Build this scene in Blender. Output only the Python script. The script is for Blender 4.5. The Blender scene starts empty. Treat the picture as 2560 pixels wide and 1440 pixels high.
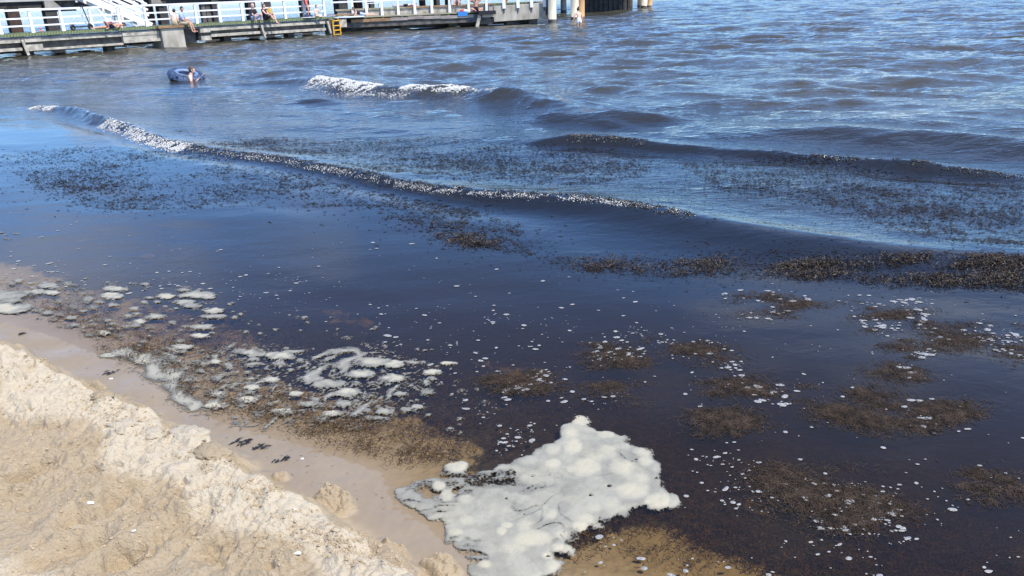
import bpy, bmesh, math, random
import numpy as np
from mathutils import Vector, Matrix

random.seed(11)
rng = np.random.default_rng(11)
sc = bpy.context.scene
COL = sc.collection

# ------------------------------------------------------------------ camera
CAM_H, FPX = 2.2, 1971.0
PITCH, ROLL = math.radians(20.62), math.radians(2.13)
cp, sp, cr, sr = math.cos(PITCH), math.sin(PITCH), math.cos(ROLL), math.sin(ROLL)
_R = np.array([1.0, 0, 0]); _F = np.array([0, cp, -sp]); _U = np.array([0, sp, cp])
RC = cr * _R - sr * _U
UC = sr * _R + cr * _U
cam_data = bpy.data.cameras.new('camera')
cam_data.sensor_width = 36.0
cam_data.lens = 36.0 * FPX / 2560.0
cam_data.clip_start = 0.05
cam_data.clip_end = 20000
cam = bpy.data.objects.new('camera', cam_data)
COL.objects.link(cam)
cam.matrix_world = Matrix(((RC[0], UC[0], -_F[0], 0), (RC[1], UC[1], -_F[1], 0), (RC[2], UC[2], -_F[2], CAM_H), (0, 0, 0, 1)))
sc.camera = cam

# ------------------------------------------------------------------ sky and sun
SUN_EL, SUN_AZ = math.radians(56), math.radians(128)     # azimuth clockwise from +Y
world = bpy.data.worlds.new('World')
sc.world = world
world.use_nodes = True
wn = world.node_tree
bg = wn.nodes['Background']
sky = wn.nodes.new('ShaderNodeTexSky')
sky.sky_type = 'NISHITA'
sky.sun_disc = False
sky.sun_elevation = SUN_EL
sky.sun_rotation = SUN_AZ
sky.air_density = 1.0
sky.dust_density = 0.0
sky.ozone_density = 5.0
bg.inputs[1].default_value = 0.15
# thin broken clouds in the sky
tc = wn.nodes.new('ShaderNodeTexCoord')
mp = wn.nodes.new('ShaderNodeMapping'); mp.inputs['Scale'].default_value = (1.6, 1.6, 5.0)
nz = wn.nodes.new('ShaderNodeTexNoise'); nz.inputs['Scale'].default_value = 1.7; nz.inputs['Detail'].default_value = 7
rp = wn.nodes.new('ShaderNodeValToRGB')
rp.color_ramp.elements[0].position = 0.50; rp.color_ramp.elements[0].color = (0, 0, 0, 1)
rp.color_ramp.elements[1].position = 0.74; rp.color_ramp.elements[1].color = (.55, .55, .55, 1)
mx = wn.nodes.new('ShaderNodeMix'); mx.data_type = 'RGBA'
wn.links.new(tc.outputs['Generated'], mp.inputs[0]); wn.links.new(mp.outputs[0], nz.inputs['Vector'])
wn.links.new(nz.outputs[0], rp.inputs[0]); wn.links.new(rp.outputs[0], mx.inputs[0])
tint = wn.nodes.new('ShaderNodeMix'); tint.data_type = 'RGBA'; tint.blend_type = 'MULTIPLY'; tint.inputs[0].default_value = 1
tint.inputs[7].default_value = (0.90, 1.17, 1.52, 1)           # a clear, deep blue summer sky
wn.links.new(sky.outputs[0], tint.inputs[6]); wn.links.new(tint.outputs[2], mx.inputs[6]); mx.inputs[7].default_value = (8.0, 8.5, 9.4, 1)
wn.links.new(mx.outputs[2], bg.inputs[0])

sun_data = bpy.data.lights.new('sun', 'SUN')
sun_data.energy = 4.9
sun_data.angle = math.radians(0.5)
sun_data.color = (1.0, 0.935, 0.82)
sun = bpy.data.objects.new('sun', sun_data)
COL.objects.link(sun)
sd = Vector((math.sin(SUN_AZ) * math.cos(SUN_EL), math.cos(SUN_AZ) * math.cos(SUN_EL), math.sin(SUN_EL)))
sun.rotation_euler = (-sd).to_track_quat('-Z', 'Y').to_euler()
sun.location = (20, -20, 40)
sc.view_settings.view_transform = 'Standard'
sc.view_settings.look = 'None'
sc.view_settings.gamma = 1.0
sc.view_settings.use_curve_mapping = False
sc.view_settings.exposure = 0.5
sc.render.engine = 'CYCLES'
sc.cycles.max_bounces = 8
sc.cycles.transparent_max_bounces = 16

# ------------------------------------------------------------------ geometry of the place
def ray(px, py):
    return _F + RC * ((px - 1280) / FPX) - UC * ((py - 720) / FPX)
def at(px, py, z=0.0):
    d = ray(px, py); t = (z - CAM_H) / d[2]
    return np.array([0, 0, CAM_H]) + d * t
def at2(pts, z=0.0):
    return np.array([at(a, b, z)[:2] for a, b in pts])
PA = math.radians(44.74)                      # walkway axis
PO = np.array([-27.93, 37.18]); PD = np.array([math.cos(PA), math.sin(PA)]); PN = np.array([PD[1], -PD[0]])
QA = math.radians(13.26)                      # lower deck axis
QO = np.array([-11.08, 56.10]); QD = np.array([math.cos(QA), math.sin(QA)]); QN = np.array([QD[1], -QD[0]])
def onp(px, py, n=0.0):
    d = ray(px, py); t = (PO @ PN + n) / (d[:2] @ PN); p = np.array([0, 0, CAM_H]) + d * t
    return (p[:2] - PO) @ PD, p[2]
def onq(px, py, n=0.0):
    d = ray(px, py); t = (QO @ QN + n) / (d[:2] @ QN); p = np.array([0, 0, CAM_H]) + d * t
    return (p[:2] - QO) @ QD, p[2]
def PW(u, n=0.0, z=0.0):
    p = PO + PD * u + PN * n; return (p[0], p[1], z)
def QW(u, n=0.0, z=0.0):
    p = QO + QD * u + QN * n; return (p[0], p[1], z)

# ------------------------------------------------------------------ noise
_perm = np.arange(256); np.random.default_rng(5).shuffle(_perm); _perm = np.concatenate([_perm, _perm, _perm])
_ga = np.linspace(0, 2 * np.pi, 256, endpoint=False); _gx = np.cos(_ga); _gy = np.sin(_ga)
def perlin(x, y, seed=0):
    x = np.asarray(x, float); y = np.asarray(y, float)
    xi = np.floor(x).astype(np.int64); yi = np.floor(y).astype(np.int64)
    fx = x - xi; fy = y - yi
    u = fx * fx * fx * (fx * (fx * 6 - 15) + 10); v = fy * fy * fy * (fy * (fy * 6 - 15) + 10)
    def g(ix, iy, dx, dy):
        h = _perm[_perm[(ix + seed * 17) & 255] + ((iy + seed * 31) & 255)]
        return _gx[h] * dx + _gy[h] * dy
    a = g(xi, yi, fx, fy); b = g(xi + 1, yi, fx - 1, fy)
    c = g(xi, yi + 1, fx, fy - 1); d = g(xi + 1, yi + 1, fx - 1, fy - 1)
    return 1.5 * ((a * (1 - u) + b * u) * (1 - v) + (c * (1 - u) + d * u) * v)
def fbm(x, y, octv=4, seed=0, gain=.5):
    s = 0; a = 1.0; f = 1.0
    for i in range(octv):
        s = s + a * perlin(x * f, y * f, seed + i * 3); a *= gain; f *= 2.03
    return s
def ridged(x, y, octv=3, seed=0):
    s = 0; a = 1.0; f = 1.0
    for i in range(octv):
        s = s + a * (1 - np.abs(perlin(x * f, y * f, seed + i * 3)) * 2); a *= .5; f *= 2.1
    return s
def worley(x, y, seed=0):
    xi = np.floor(x).astype(np.int64); yi = np.floor(y).astype(np.int64)
    best = np.full(x.shape, 9.0); bid = np.zeros(x.shape)
    for dx in (-1, 0, 1):
        for dy in (-1, 0, 1):
            cx = xi + dx; cy = yi + dy
            h = _perm[_perm[(cx + seed * 13) & 255] + (cy & 255)]; h2 = _perm[h + 57]
            d = np.hypot(cx + h / 256. - x, cy + h2 / 256. - y)
            m = d < best; best = np.where(m, d, best); bid = np.where(m, h2 / 256., bid)
    return best, bid
def sstep(a, b, x):
    t = np.clip((x - a) / (b - a), 0, 1); return t * t * (3 - 2 * t)
def polydist(x, y, P):
    """signed distance to an open polyline (left of its direction positive), arc fraction index, unsigned distance"""
    best = np.full(x.shape, 1e9); sg = np.zeros(x.shape); tt = np.zeros(x.shape)
    for i in range(len(P) - 1):
        ax, ay = P[i]; bx, by = P[i + 1]; ex, ey = bx - ax, by - ay
        L2 = ex * ex + ey * ey
        t = ((x - ax) * ex + (y - ay) * ey) / L2
        tc_ = np.clip(t, 0, 1)
        d = np.hypot(x - ax - tc_ * ex, y - ay - tc_ * ey)
        m = d < best
        s = (ex * (y - ay) - ey * (x - ax))
        best = np.where(m, d, best); sg = np.where(m, np.sign(s), sg); tt = np.where(m, i + tc_, tt)
    return best * sg, tt
def polysdf(x, y, P):
    """closed polygon, positive inside"""
    Q = np.vstack([P, P[:1]])
    d, _ = polydist(x, y, Q); d = np.abs(d)
    ins = np.zeros(x.shape, bool)
    for i in range(len(P)):
        x1, y1 = Q[i]; x2, y2 = Q[i + 1]
        c = ((y1 > y) != (y2 > y)) & (x < (x2 - x1) * (y - y1) / (y2 - y1 + 1e-12) + x1)
        ins ^= c
    return np.where(ins, d, -d)

# ------------------------------------------------------------------ shore, sea bed, waves
SHORE = at2([(0, 800), (130, 840), (250, 890), (380, 930), (450, 1010), (560, 1060), (750, 1110), (950, 1180), (1000, 1270), (1120, 1350), (1250, 1440)])
SHORE = np.vstack([SHORE[0] + (SHORE[0] - SHORE[4]) / np.linalg.norm(SHORE[0] - SHORE[4]) * 60, SHORE, SHORE[-1] + np.array([.75, -.66]) * 40])
RIDGE = at2([(0, 850), (90, 890), (210, 960), (350, 1000), (430, 1060), (560, 1120), (640, 1180), (800, 1260), (930, 1350), (1060, 1440)], .14)
RIDGE = np.vstack([RIDGE[0] + np.array([-.8, .6]) * 55, RIDGE, RIDGE[-1] + np.array([.77, -.64]) * 40])
SA = np.array([-.784, .621]); SB = np.array([.621, .784]); S0 = np.array([-.09, 2.56])
SANDPATCH = at2([(1400, 1480), (1410, 1400), (1460, 1340), (1560, 1295), (1660, 1300), (1760, 1350), (1900, 1390), (2010, 1430), (2000, 1490)])
PITS = [(at(240, 1290, .1), .17, .09, .045), (at(330, 1240, .1), .15, .08, .04), (at(470, 1330, .1), .16, .1, .035), (at(95, 1190, .1), .14, .09, .04),
        (at(560, 1390, .1), .13, .08, .03), (at(150, 1400, .1), .2, .1, .04), (at(330, 1400, .1), .15, .09, .035)]
MOUNDS = [(at(835, 1245, .04), .13, .07, .055), (at(1105, 1405, .04), .10, .06, .045), (at(985, 1370, .04), .07, .04, .03), (at(700, 1180, .04), .06, .035, .022), (at(255, 985, .08), .09, .04, .03)]
def mounds(x, y):
    z = np.zeros(x.shape)
    for c, a, b, h in MOUNDS:
        dx, dy = x - c[0], y - c[1]; p = dx * .77 - dy * .64; q = dx * .64 + dy * .77
        e = (p / a) ** 2 + (q / b) ** 2 + .5 * perlin(x * 12, y * 12, 61)
        z = np.maximum(z, h * sstep(1.25, .25, e))
    return z
def terrain(x, y, fine=True):
    dl, _ = polydist(x, y, SHORE); dl = -dl          # landward positive
    r, _ = polydist(x, y, RIDGE); r = -r
    wob = perlin(x * 3, y * 3, 4) * .06 + perlin(x * 8, y * 8, 6) * .035 + perlin(x * 19, y * 19, 8) * .016
    rr = r + wob
    land = np.clip(dl, 0, .9) * .035 + sstep(-.13, .07, rr) * .135
    land = land - .05 * sstep(.22, .75, r) + .10 * np.clip(r - .8, 0, 3) * .6 + .02 * np.clip(r - 3.8, 0, 60)
    s = -dl
    sea = -.075 * np.clip(s, 0, 4) - .05 * np.clip(s - 4, 0, 14) - .012 * np.clip(s - 18, 0, 120)
    z = np.where(dl > 0, land, sea)
    if fine:
        m = sstep(-.06, .12, rr); crest = sstep(-.08, .06, rr) * (1 - sstep(.28, .6, r))
        z = z + m * fbm(x * 3.2, y * 3.2, 3, 20) * .022
        w, wid = worley(x * 7.5 + perlin(x * 9, y * 9, 2) * .5, y * 7.5 + perlin(x * 9, y * 9, 3) * .5, 1)
        z = z + crest * np.clip(.62 - w, 0, 1) * (.35 + wid) * .058
        w2, wid2 = worley(x * 22 + perlin(x * 20, y * 20, 2) * .4, y * 22 + perlin(x * 20, y * 20, 3) * .4, 2)
        z = z + m * (.35 + .65 * crest) * np.clip(.6 - w2, 0, 1) * wid2 * .034
        patch = sstep(-.25, .35, perlin(x * 2.3, y * 2.3, 40))
        z = z + m * (.35 + .65 * patch) * (fbm(x * 26, y * 26, 3, 30, .65) * .0105 + (ridged(x * 16, y * 16, 2, 50) - .8) * .004)
        z = z - m * .036 * sstep(.34, .70, perlin(x * 7 + 3, y * 7, 52) + .35 * perlin(x * 22, y * 22, 53)) * sstep(.0, .4, patch)
        z = z - m * .012 * sstep(.86, .98, 1 - np.abs(perlin(x * 2.6 + .3 * perlin(x * 9, y * 9, 3), y * 2.6, 57))) * sstep(.1, .4, perlin(x * 1.9, y * 1.9, 58))
        z = z + (1 - m) * (dl > 0) * fbm(x * 14, y * 14, 2, 33) * .002
        mo = mounds(x, y); z = z + mo * (1 + .5 * fbm(x * 26, y * 26, 3, 64))
        for c, a, b, dep in PITS:
            dx, dy = x - c[0], y - c[1]
            p = dx * .8 + dy * .6; q = -dx * .6 + dy * .8
            e = np.sqrt((p / a) ** 2 + (q / b) ** 2) + perlin(x * 14, y * 14, 9) * .18
            z = z - dep * (1 - sstep(.55, 1.0, e)) + dep * .45 * np.exp(-((e - 1.25) / .22) ** 2)
        z = z + (dl < 0) * (fbm(x * 5, y * 5, 3, 60) * .010 * sstep(0, .3, s) + fbm(x * 22, y * 22, 2, 63) * .004 * sstep(0, .15, s))
    return z, dl, r
WAVES = []
wr = np.random.default_rng(21)
for i in range(64):
    lam = math.exp(wr.uniform(math.log(.42), math.log(5.2)))
    th = math.radians(-90 - 14 + wr.normal(0, 27))
    k = 2 * math.pi / lam
    amp = .0165 * lam ** .92 * math.exp(wr.normal(0, .3)) * (.55 if lam > 2.6 else 1)
    WAVES.append((k * math.cos(th), k * math.sin(th), amp * .42, wr.uniform(0, 6.28), lam))
def crest(pts, amp, wf, wb, rough=0.0):
    P = at2(pts); A = np.array(amp, float); n = len(P)
    if len(A) != n:
        A = np.interp(np.linspace(0, 1, n), np.linspace(0, 1, len(A)), A)
    T = np.arange(n, dtype=float)
    L = np.concatenate([[0], np.cumsum(np.hypot(*np.diff(P, axis=0).T))])
    l = np.linspace(0, L[-1], max(24, int(L[-1] / .22)))
    Q = np.column_stack([np.interp(l, L, P[:, 0]), np.interp(l, L, P[:, 1]), np.interp(l, L, T)])
    k = np.exp(-np.linspace(-2, 2, 9) ** 2); k /= k.sum()       # round the corners
    for c in range(2):
        e = np.concatenate([2 * Q[0, c] - Q[4:0:-1, c], Q[:, c], 2 * Q[-1, c] - Q[-2:-6:-1, c]])
        Q[:, c] = np.convolve(np.convolve(e, k, 'same'), k, 'same')[4:-4]
    return dict(P=Q[:, :2], T=Q[:, 2], A=A, wf=wf, wb=wb, rough=rough)
C1 = crest([(20, 266), (100, 270), (180, 277), (240, 302), (330, 327), (420, 362), (520, 378), (620, 392), (720, 405), (800, 418), (900, 440), (1000, 462), (1090, 482), (1180, 490), (1300, 498), (1430, 504), (1540, 508), (1620, 533), (1720, 551), (1850, 575), (2000, 600), (2150, 620), (2300, 635), (2560, 648), (2760, 660)],
           [0, .04, .12, .15, .11, .08, .065, .065, .065, .065, .07, .07, .07, .075, .08, .09, .095, .09, .09, .085, .08, .075, .07, .06, .04], .11, .55, 1.0)
C2 = crest([(560, 205), (640, 203), (720, 205), (805, 207), (900, 226), (1000, 230), (1100, 231), (1180, 234), (1260, 243), (1330, 257), (1400, 265), (1480, 284)], [0, .06, .12, .20, .21, .18, .18, .20, .22, .21, .15, 0], .40, .9, .6)
C3 = crest([(1300, 362), (1340, 358), (1420, 353), (1500, 353), (1580, 365), (1650, 372), (1800, 372), (1950, 386), (2080, 400), (2200, 411), (2300, 425), (2400, 433), (2500, 439), (2700, 460)], [0, .06, .11, .12, .10, .07, .05, .09, .07, .08, .09, .08, .06, 0], .16, .5, .5)
C4 = crest([(1600, 350), (1760, 338), (1900, 335), (2100, 330), (2300, 342), (2560, 368), (2800, 390)], [0, .07, .1, .15, .17, .18, .15], .5, .8, 0)
C5 = crest([(1250, 300), (1400, 288), (1600, 290), (1800, 282)], [0, .09, .1, 0], .4, .6, 0)
C6 = crest([(1690, 160), (1760, 155), (1850, 152), (1950, 162)], [0, .16, .18, 0], .7, .9, 0)
C7 = crest([(1860, 210), (2000, 204), (2150, 215)], [0, .14, 0], .6, .8, 0)
C8 = crest([(600, 300), (900, 318), (1250, 345)], [0, .05, 0], .5, .8, 0)
CRESTS = [C1, C2, C3, C4, C5, C6, C7, C8]
def shoredist(x, y):
    return (x - S0[0]) * SB[0] + (y - S0[1]) * SB[1]
def chop(x, y):
    d = shoredist(x, y)
    return .05 * sstep(.2, 1.5, d) + .10 * sstep(4.0, 5.5, d) + .30 * sstep(6.0, 10, d) + .55 * sstep(10, 18, d)
def water_h(x, y, spacing=None):
    x = np.asarray(x, float); y = np.asarray(y, float)
    cf = chop(x, y)
    grp = .75 + .6 * perlin(x * .22, y * .3, 70)
    sm = np.zeros(x.shape)
    for kx, ky, a, ph, lam in WAVES:
        w = 1.0 if spacing is None else sstep(2.2, 4.0, lam / spacing)
        c = np.cos(kx * x + ky * y + ph)
        sm += w * a * (2 * ((c + 1) * .5) ** 1.7 - .92)
    h = sm * cf * np.clip(grp, .15, 2)
    for C in CRESTS:
        P = C['P']; pad = 4
        m = (x > P[:, 0].min() - pad) & (x < P[:, 0].max() + pad) & (y > P[:, 1].min() - pad) & (y < P[:, 1].max() + pad)
        if not m.any(): continue
        xs, ys = x[m], y[m]
        wob = perlin(xs * .9, ys * .9, 80) * .12 + perlin(xs * 3, ys * 3, 82) * .03
        s, t = polydist(xs, ys, P); s = s + wob * min(1, C['wf'] * 3)
        t = np.interp(t, np.arange(len(P)), C['T'])
        A = np.interp(t, np.arange(len(C['A'])), C['A'])
        wf, wb = C['wf'], C['wb']
        wfl = wf
        if C is C1:
            wfl = np.interp(t, [0, 4, 12, 18, 24], [.2, .13, .15, .42, .5])
        up = np.where(s > 0, np.exp(-(np.abs(s) / wb) ** 1.25), np.exp(-(np.abs(s) / wfl) ** 2))
        hh = A * (up - .22 * np.exp(-((s + 2.6 * wfl) / (1.4 * wfl)) ** 2))
        if C['rough']:
            z = np.exp(-((s + .5 * wf) / (1.1 * wf)) ** 2)
            rr = A * C['rough'] * z * (fbm(xs * 9, ys * 9, 3, 84) * .16)
            if C is C1: rr = rr * np.interp(t, [0, 16.5, 19, 24], [1, 1, .1, .1])
            hh = hh + rr
        h[m] += hh
    return h

# ------------------------------------------------------------------ object helpers
def props(o, label=None, cat=None, group=None, kind=None):
    if label: o['label'] = label
    if cat: o['category'] = cat
    if group: o['group'] = group
    if kind: o['kind'] = kind
    return o
def thing(name, label, cat, loc=(0, 0, 0), rz=0.0, group=None):
    o = bpy.data.objects.new(name, None); COL.objects.link(o)
    o.empty_display_size = .2
    o.location = loc; o.rotation_euler = (0, 0, rz)
    return props(o, label, cat, group)
def mesh_np(name, v, f, mats, parent=None, smooth=True, attrs=None, loc=None):
    me = bpy.data.meshes.new(name)
    v = np.asarray(v, np.float32); f = np.asarray(f, np.int32)
    n = f.shape[1]
    me.vertices.add(len(v)); me.vertices.foreach_set('co', v.ravel())
    me.loops.add(f.size); me.loops.foreach_set('vertex_index', f.ravel())
    me.polygons.add(len(f)); me.polygons.foreach_set('loop_start', np.arange(0, f.size, n, dtype=np.int32))
    me.update(calc_edges=True)
    me.polygons.foreach_set('use_smooth', np.full(len(f), smooth))
    for k, a in (attrs or {}).items():
        at_ = me.attributes.new(k, 'FLOAT', 'POINT'); at_.data.foreach_set('value', np.asarray(a, np.float32))
    for m in (mats if isinstance(mats, (list, tuple)) else [mats]): me.materials.append(m)
    o = bpy.data.objects.new(name, me); COL.objects.link(o)
    if parent: o.parent = parent
    if loc is not None: o.location = loc
    return o
class MB:
    def __init__(s): s.v = []; s.f = []; s.mi = []
    def add(s, v, f, mi=0):
        b = len(s.v); s.v += [tuple(map(float, p)) for p in v]; s.f += [tuple(i + b for i in q) for q in f]; s.mi += [mi] * len(f); return s
    def box(s, x0, x1, y0, y1, z0, z1, mi=0):
        v = [(x, y, z) for z in (z0, z1) for y in (y0, y1) for x in (x0, x1)]
        return s.add(v, [(0, 2, 3, 1), (4, 5, 7, 6), (0, 1, 5, 4), (2, 6, 7, 3), (0, 4, 6, 2), (1, 3, 7, 5)], mi)
    def hexa(s, bot, top, mi=0):
        return s.add(list(bot) + list(top), [(0, 3, 2, 1), (4, 5, 6, 7), (0, 1, 5, 4), (1, 2, 6, 5), (2, 3, 7, 6), (3, 0, 4, 7)], mi)
    def bar(s, a, b, w, h, mi=0, up=(0, 0, 1)):
        a = Vector(a); b = Vector(b); d = (b - a).normalized(); u = Vector(up)
        if abs(d.dot(u)) > .98: u = Vector((1, 0, 0))
        sx = d.cross(u).normalized() * w / 2; sz = sx.cross(d).normalized() * h / 2
        return s.hexa([a - sx - sz, a + sx - sz, a + sx + sz, a - sx + sz], [b - sx - sz, b + sx - sz, b + sx + sz, b - sx + sz], mi)
    def tube(s, pts, rad, seg=8, mi=0, cap=True):
        pts = [Vector(p) for p in pts]; rads = rad if isinstance(rad, (list, tuple)) else [rad] * len(pts)
        base = len(s.v); n = len(pts)
        for i, p in enumerate(pts):
            d = (pts[min(i + 1, n - 1)] - pts[max(i - 1, 0)]).normalized()
            u = Vector((0, 0, 1)) if abs(d.z) < .9 else Vector((1, 0, 0))
            a = d.cross(u).normalized(); b = d.cross(a)
            for k in range(seg):
                t = 2 * math.pi * k / seg; q = p + (a * math.cos(t) + b * math.sin(t)) * rads[i]; s.v.append(tuple(q))
        for i in range(n - 1):
            for k in range(seg):
                k2 = (k + 1) % seg
                s.f.append((base + i * seg + k, base + i * seg + k2, base + (i + 1) * seg + k2, base + (i + 1) * seg + k)); s.mi.append(mi)
        if cap:
            s.f.append(tuple(base + k for k in range(seg))); s.f.append(tuple(base + (n - 1) * seg + k for k in reversed(range(seg)))); s.mi += [mi, mi]
        return s
    def ball(s, c, r, seg=10, ring=7, mi=0, keep=None):
        rx, ry, rz = r if isinstance(r, (list, tuple)) else (r, r, r)
        vs = []; fs = []
        for i in range(ring + 1):
            ph = math.pi * i / ring
            for k in range(seg):
                t = 2 * math.pi * k / seg
                vs.append((rx * math.sin(ph) * math.cos(t), ry * math.sin(ph) * math.sin(t), rz * math.cos(ph)))
        for i in range(ring):
            for k in range(seg):
                k2 = (k + 1) % seg
                q = (i * seg + k, (i + 1) * seg + k, (i + 1) * seg + k2, i * seg + k2)
                cc = [sum(vs[j][a] for j in q) / 4 for a in range(3)]
                if keep is None or keep(cc[0] / rx, cc[1] / ry, cc[2] / rz): fs.append(q)
        return s.add([(c[0] + a, c[1] + b, c[2] + d) for a, b, d in vs], fs, mi)
    def torus(s, R, r, seg=28, sub=10, mi=0, a0=0, a1=2 * math.pi, flat=1.0):
        full = abs(a1 - a0 - 2 * math.pi) < 1e-6
        base = len(s.v); n = seg if full else seg + 1
        for i in range(n):
            t = a0 + (a1 - a0) * i / seg
            for k in range(sub):
                p = 2 * math.pi * k / sub; q = R + r * math.cos(p)
                s.v.append((q * math.cos(t), q * math.sin(t), r * flat * math.sin(p)))
        for i in range(seg):
            i2 = (i + 1) % n
            for k in range(sub):
                k2 = (k + 1) % sub
                s.f.append((base + i * sub + k, base + i2 * sub + k, base + i2 * sub + k2, base + i * sub + k2)); s.mi.append(mi)
        return s
    def build(s, name, mats, parent=None, smooth=False, bevel=0.0, loc=None, M=None):
        me = bpy.data.meshes.new(name)
        v = [tuple(M @ Vector(p)) for p in s.v] if M is not None else s.v
        me.from_pydata(v, [], s.f); me.update()
        for m in (mats if isinstance(mats, (list, tuple)) else [mats]): me.materials.append(m)
        me.polygons.foreach_set('material_index', s.mi)
        if smooth: me.polygons.foreach_set('use_smooth', [True] * len(s.f))
        if bevel:
            bm = bmesh.new(); bm.from_mesh(me); bmesh.ops.remove_doubles(bm, verts=bm.verts, dist=1e-5)
            bmesh.ops.bevel(bm, geom=[e for e in bm.edges], offset=bevel, segments=1, affect='EDGES', clamp_overlap=True)
            bm.to_mesh(me); bm.free()
        o = bpy.data.objects.new(name, me); COL.objects.link(o)
        if parent: o.parent = parent
        if loc is not None: o.location = loc
        return o
def inst(src, name, parent, loc, rz=0, scale=None):
    o = bpy.data.objects.new(name, src.data); COL.objects.link(o); o.parent = parent; o.location = loc; o.rotation_euler = (0, 0, rz)
    if scale: o.scale = scale
    return o
def scatter(tv, tf, pos, scl, rot=None, tilt=None):
    """copies of a small template: pos (N,3), scl (N,3), rot (N) about z, tilt (N) about x"""
    tv = np.asarray(tv, float); tf = np.asarray(tf, int); N = len(pos)
    v = tv[None] * scl[:, None, :]
    if tilt is not None:
        c, s = np.cos(tilt)[:, None], np.sin(tilt)[:, None]
        v = np.stack([v[..., 0], v[..., 1] * c - v[..., 2] * s, v[..., 1] * s + v[..., 2] * c], -1)
    if rot is not None:
        c, s = np.cos(rot)[:, None], np.sin(rot)[:, None]
        v = np.stack([v[..., 0] * c - v[..., 1] * s, v[..., 0] * s + v[..., 1] * c, v[..., 2]], -1)
    v = v + pos[:, None, :]
    f = tf[None] + (np.arange(N) * len(tv))[:, None, None]
    return v.reshape(-1, 3), f.reshape(-1, tf.shape[1])
def ico(sub=1):
    bm = bmesh.new(); bmesh.ops.create_icosphere(bm, subdivisions=sub, radius=1)
    v = np.array([p.co[:] for p in bm.verts]); f = np.array([[q.index for q in p.verts] for p in bm.faces]); bm.free(); return v, f
def in_poly_px(poly, n, r=rng):
    P = np.array(poly, float); out = []
    lo, hi = P.min(0), P.max(0)
    while len(out) < n:
        q = lo + r.random((n * 2 + 20, 2)) * (hi - lo)
        q = q[polysdf(q[:, 0], q[:, 1], P) > 0]; out += list(q)
    return np.array(out[:n])
def at_many(q, z=0.0):
    d = _F[None] + RC[None] * ((q[:, :1] - 1280) / FPX) - UC[None] * ((q[:, 1:2] - 720) / FPX)
    return np.array([0, 0, CAM_H]) + d * ((z - CAM_H) / d[:, 2:3])

# ------------------------------------------------------------------ materials
class NT:
    def __init__(s, name):
        s.m = bpy.data.materials.new(name); s.m.use_nodes = True; s.t = s.m.node_tree; s.t.nodes.clear()
        s.out = s.n('ShaderNodeOutputMaterial')
    def n(s, typ, **kw):
        x = s.t.nodes.new(typ)
        for k, v in kw.items(): setattr(x, k, v)
        return x
    def l(s, a, b): s.t.links.new(a, b)
    def attr(s, name): return s.n('ShaderNodeAttribute', attribute_name=name).outputs['Fac']
    def noise(s, scale, detail=4, rough=.55, vec=None, dist=0.0):
        x = s.n('ShaderNodeTexNoise'); x.inputs['Scale'].default_value = scale; x.inputs['Detail'].default_value = detail
        x.inputs['Roughness'].default_value = rough; x.inputs['Distortion'].default_value = dist
        s.l(vec if vec is not None else s.co(), x.inputs['Vector']); return x.outputs[0]
    def co(s, scale=None):
        t = s.n('ShaderNodeTexCoord').outputs['Object']
        if scale is None: return t
        m = s.n('ShaderNodeMapping'); m.inputs['Scale'].default_value = scale; s.l(t, m.inputs[0]); return m.outputs[0]
    def math(s, op, a, b=None, clamp=False):
        x = s.n('ShaderNodeMath', operation=op, use_clamp=clamp)
        for i, q in enumerate((a, b)):
            if q is None: continue
            if isinstance(q, (int, float)): x.inputs[i].default_value = q
            else: s.l(q, x.inputs[i])
        return x.outputs[0]
    def ramp(s, fac, a, b, ca=(0, 0, 0), cb=(1, 1, 1)):
        x = s.n('ShaderNodeValToRGB'); e = x.color_ramp.elements
        e[0].position = a; e[0].color = (*ca, 1); e[1].position = b; e[1].color = (*cb, 1); s.l(fac, x.inputs[0]); return x.outputs[0]
    def mix(s, fac, a, b):
        x = s.n('ShaderNodeMix', data_type='RGBA')
        if isinstance(fac, (int, float)): x.inputs[0].default_value = fac
        else: s.l(fac, x.inputs[0])
        for i, q in ((6, a), (7, b)):
            if isinstance(q, (tuple, list)): x.inputs[i].default_value = (*q[:3], 1)
            else: s.l(q, x.inputs[i])
        return x.outputs[2]
    def bump(s, h, strength=.5, dist=.01):
        x = s.n('ShaderNodeBump'); x.inputs['Strength'].default_value = strength; x.inputs['Distance'].default_value = dist; s.l(h, x.inputs['Height']); return x.outputs[0]
    def bsdf(s, col, rough=.7, normal=None, spec=.4, metal=0.0):
        b = s.n('ShaderNodeBsdfPrincipled')
        if isinstance(col, (tuple, list)): b.inputs['Base Color'].default_value = (*col[:3], 1)
        else: s.l(col, b.inputs['Base Color'])
        if isinstance(rough, (int, float)): b.inputs['Roughness'].default_value = rough
        else: s.l(rough, b.inputs['Roughness'])
        b.inputs['Specular IOR Level'].default_value = spec; b.inputs['Metallic'].default_value = metal
        if normal is not None: s.l(normal, b.inputs['Normal'])
        return b.outputs[0]
    def done(s, surf): s.l(surf, s.out.inputs[0]); return s.m
def mat(name, c1, c2=None, scale=6, rough=.7, bump=.0, lo=.35, hi=.65, spec=.4, detail=5, stretch=None, metal=0.0):
    t = NT(name)
    c2 = c2 or tuple(x * .8 for x in c1)
    vec = t.co(stretch) if stretch else None
    nz_ = t.noise(scale, detail, .6, vec)
    col = t.ramp(nz_, lo, hi, c2, c1)
    nm = t.bump(t.noise(scale * 4, 4, .6, vec), bump, .01) if bump else None
    return t.done(t.bsdf(col, rough, nm, spec, metal))

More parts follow.
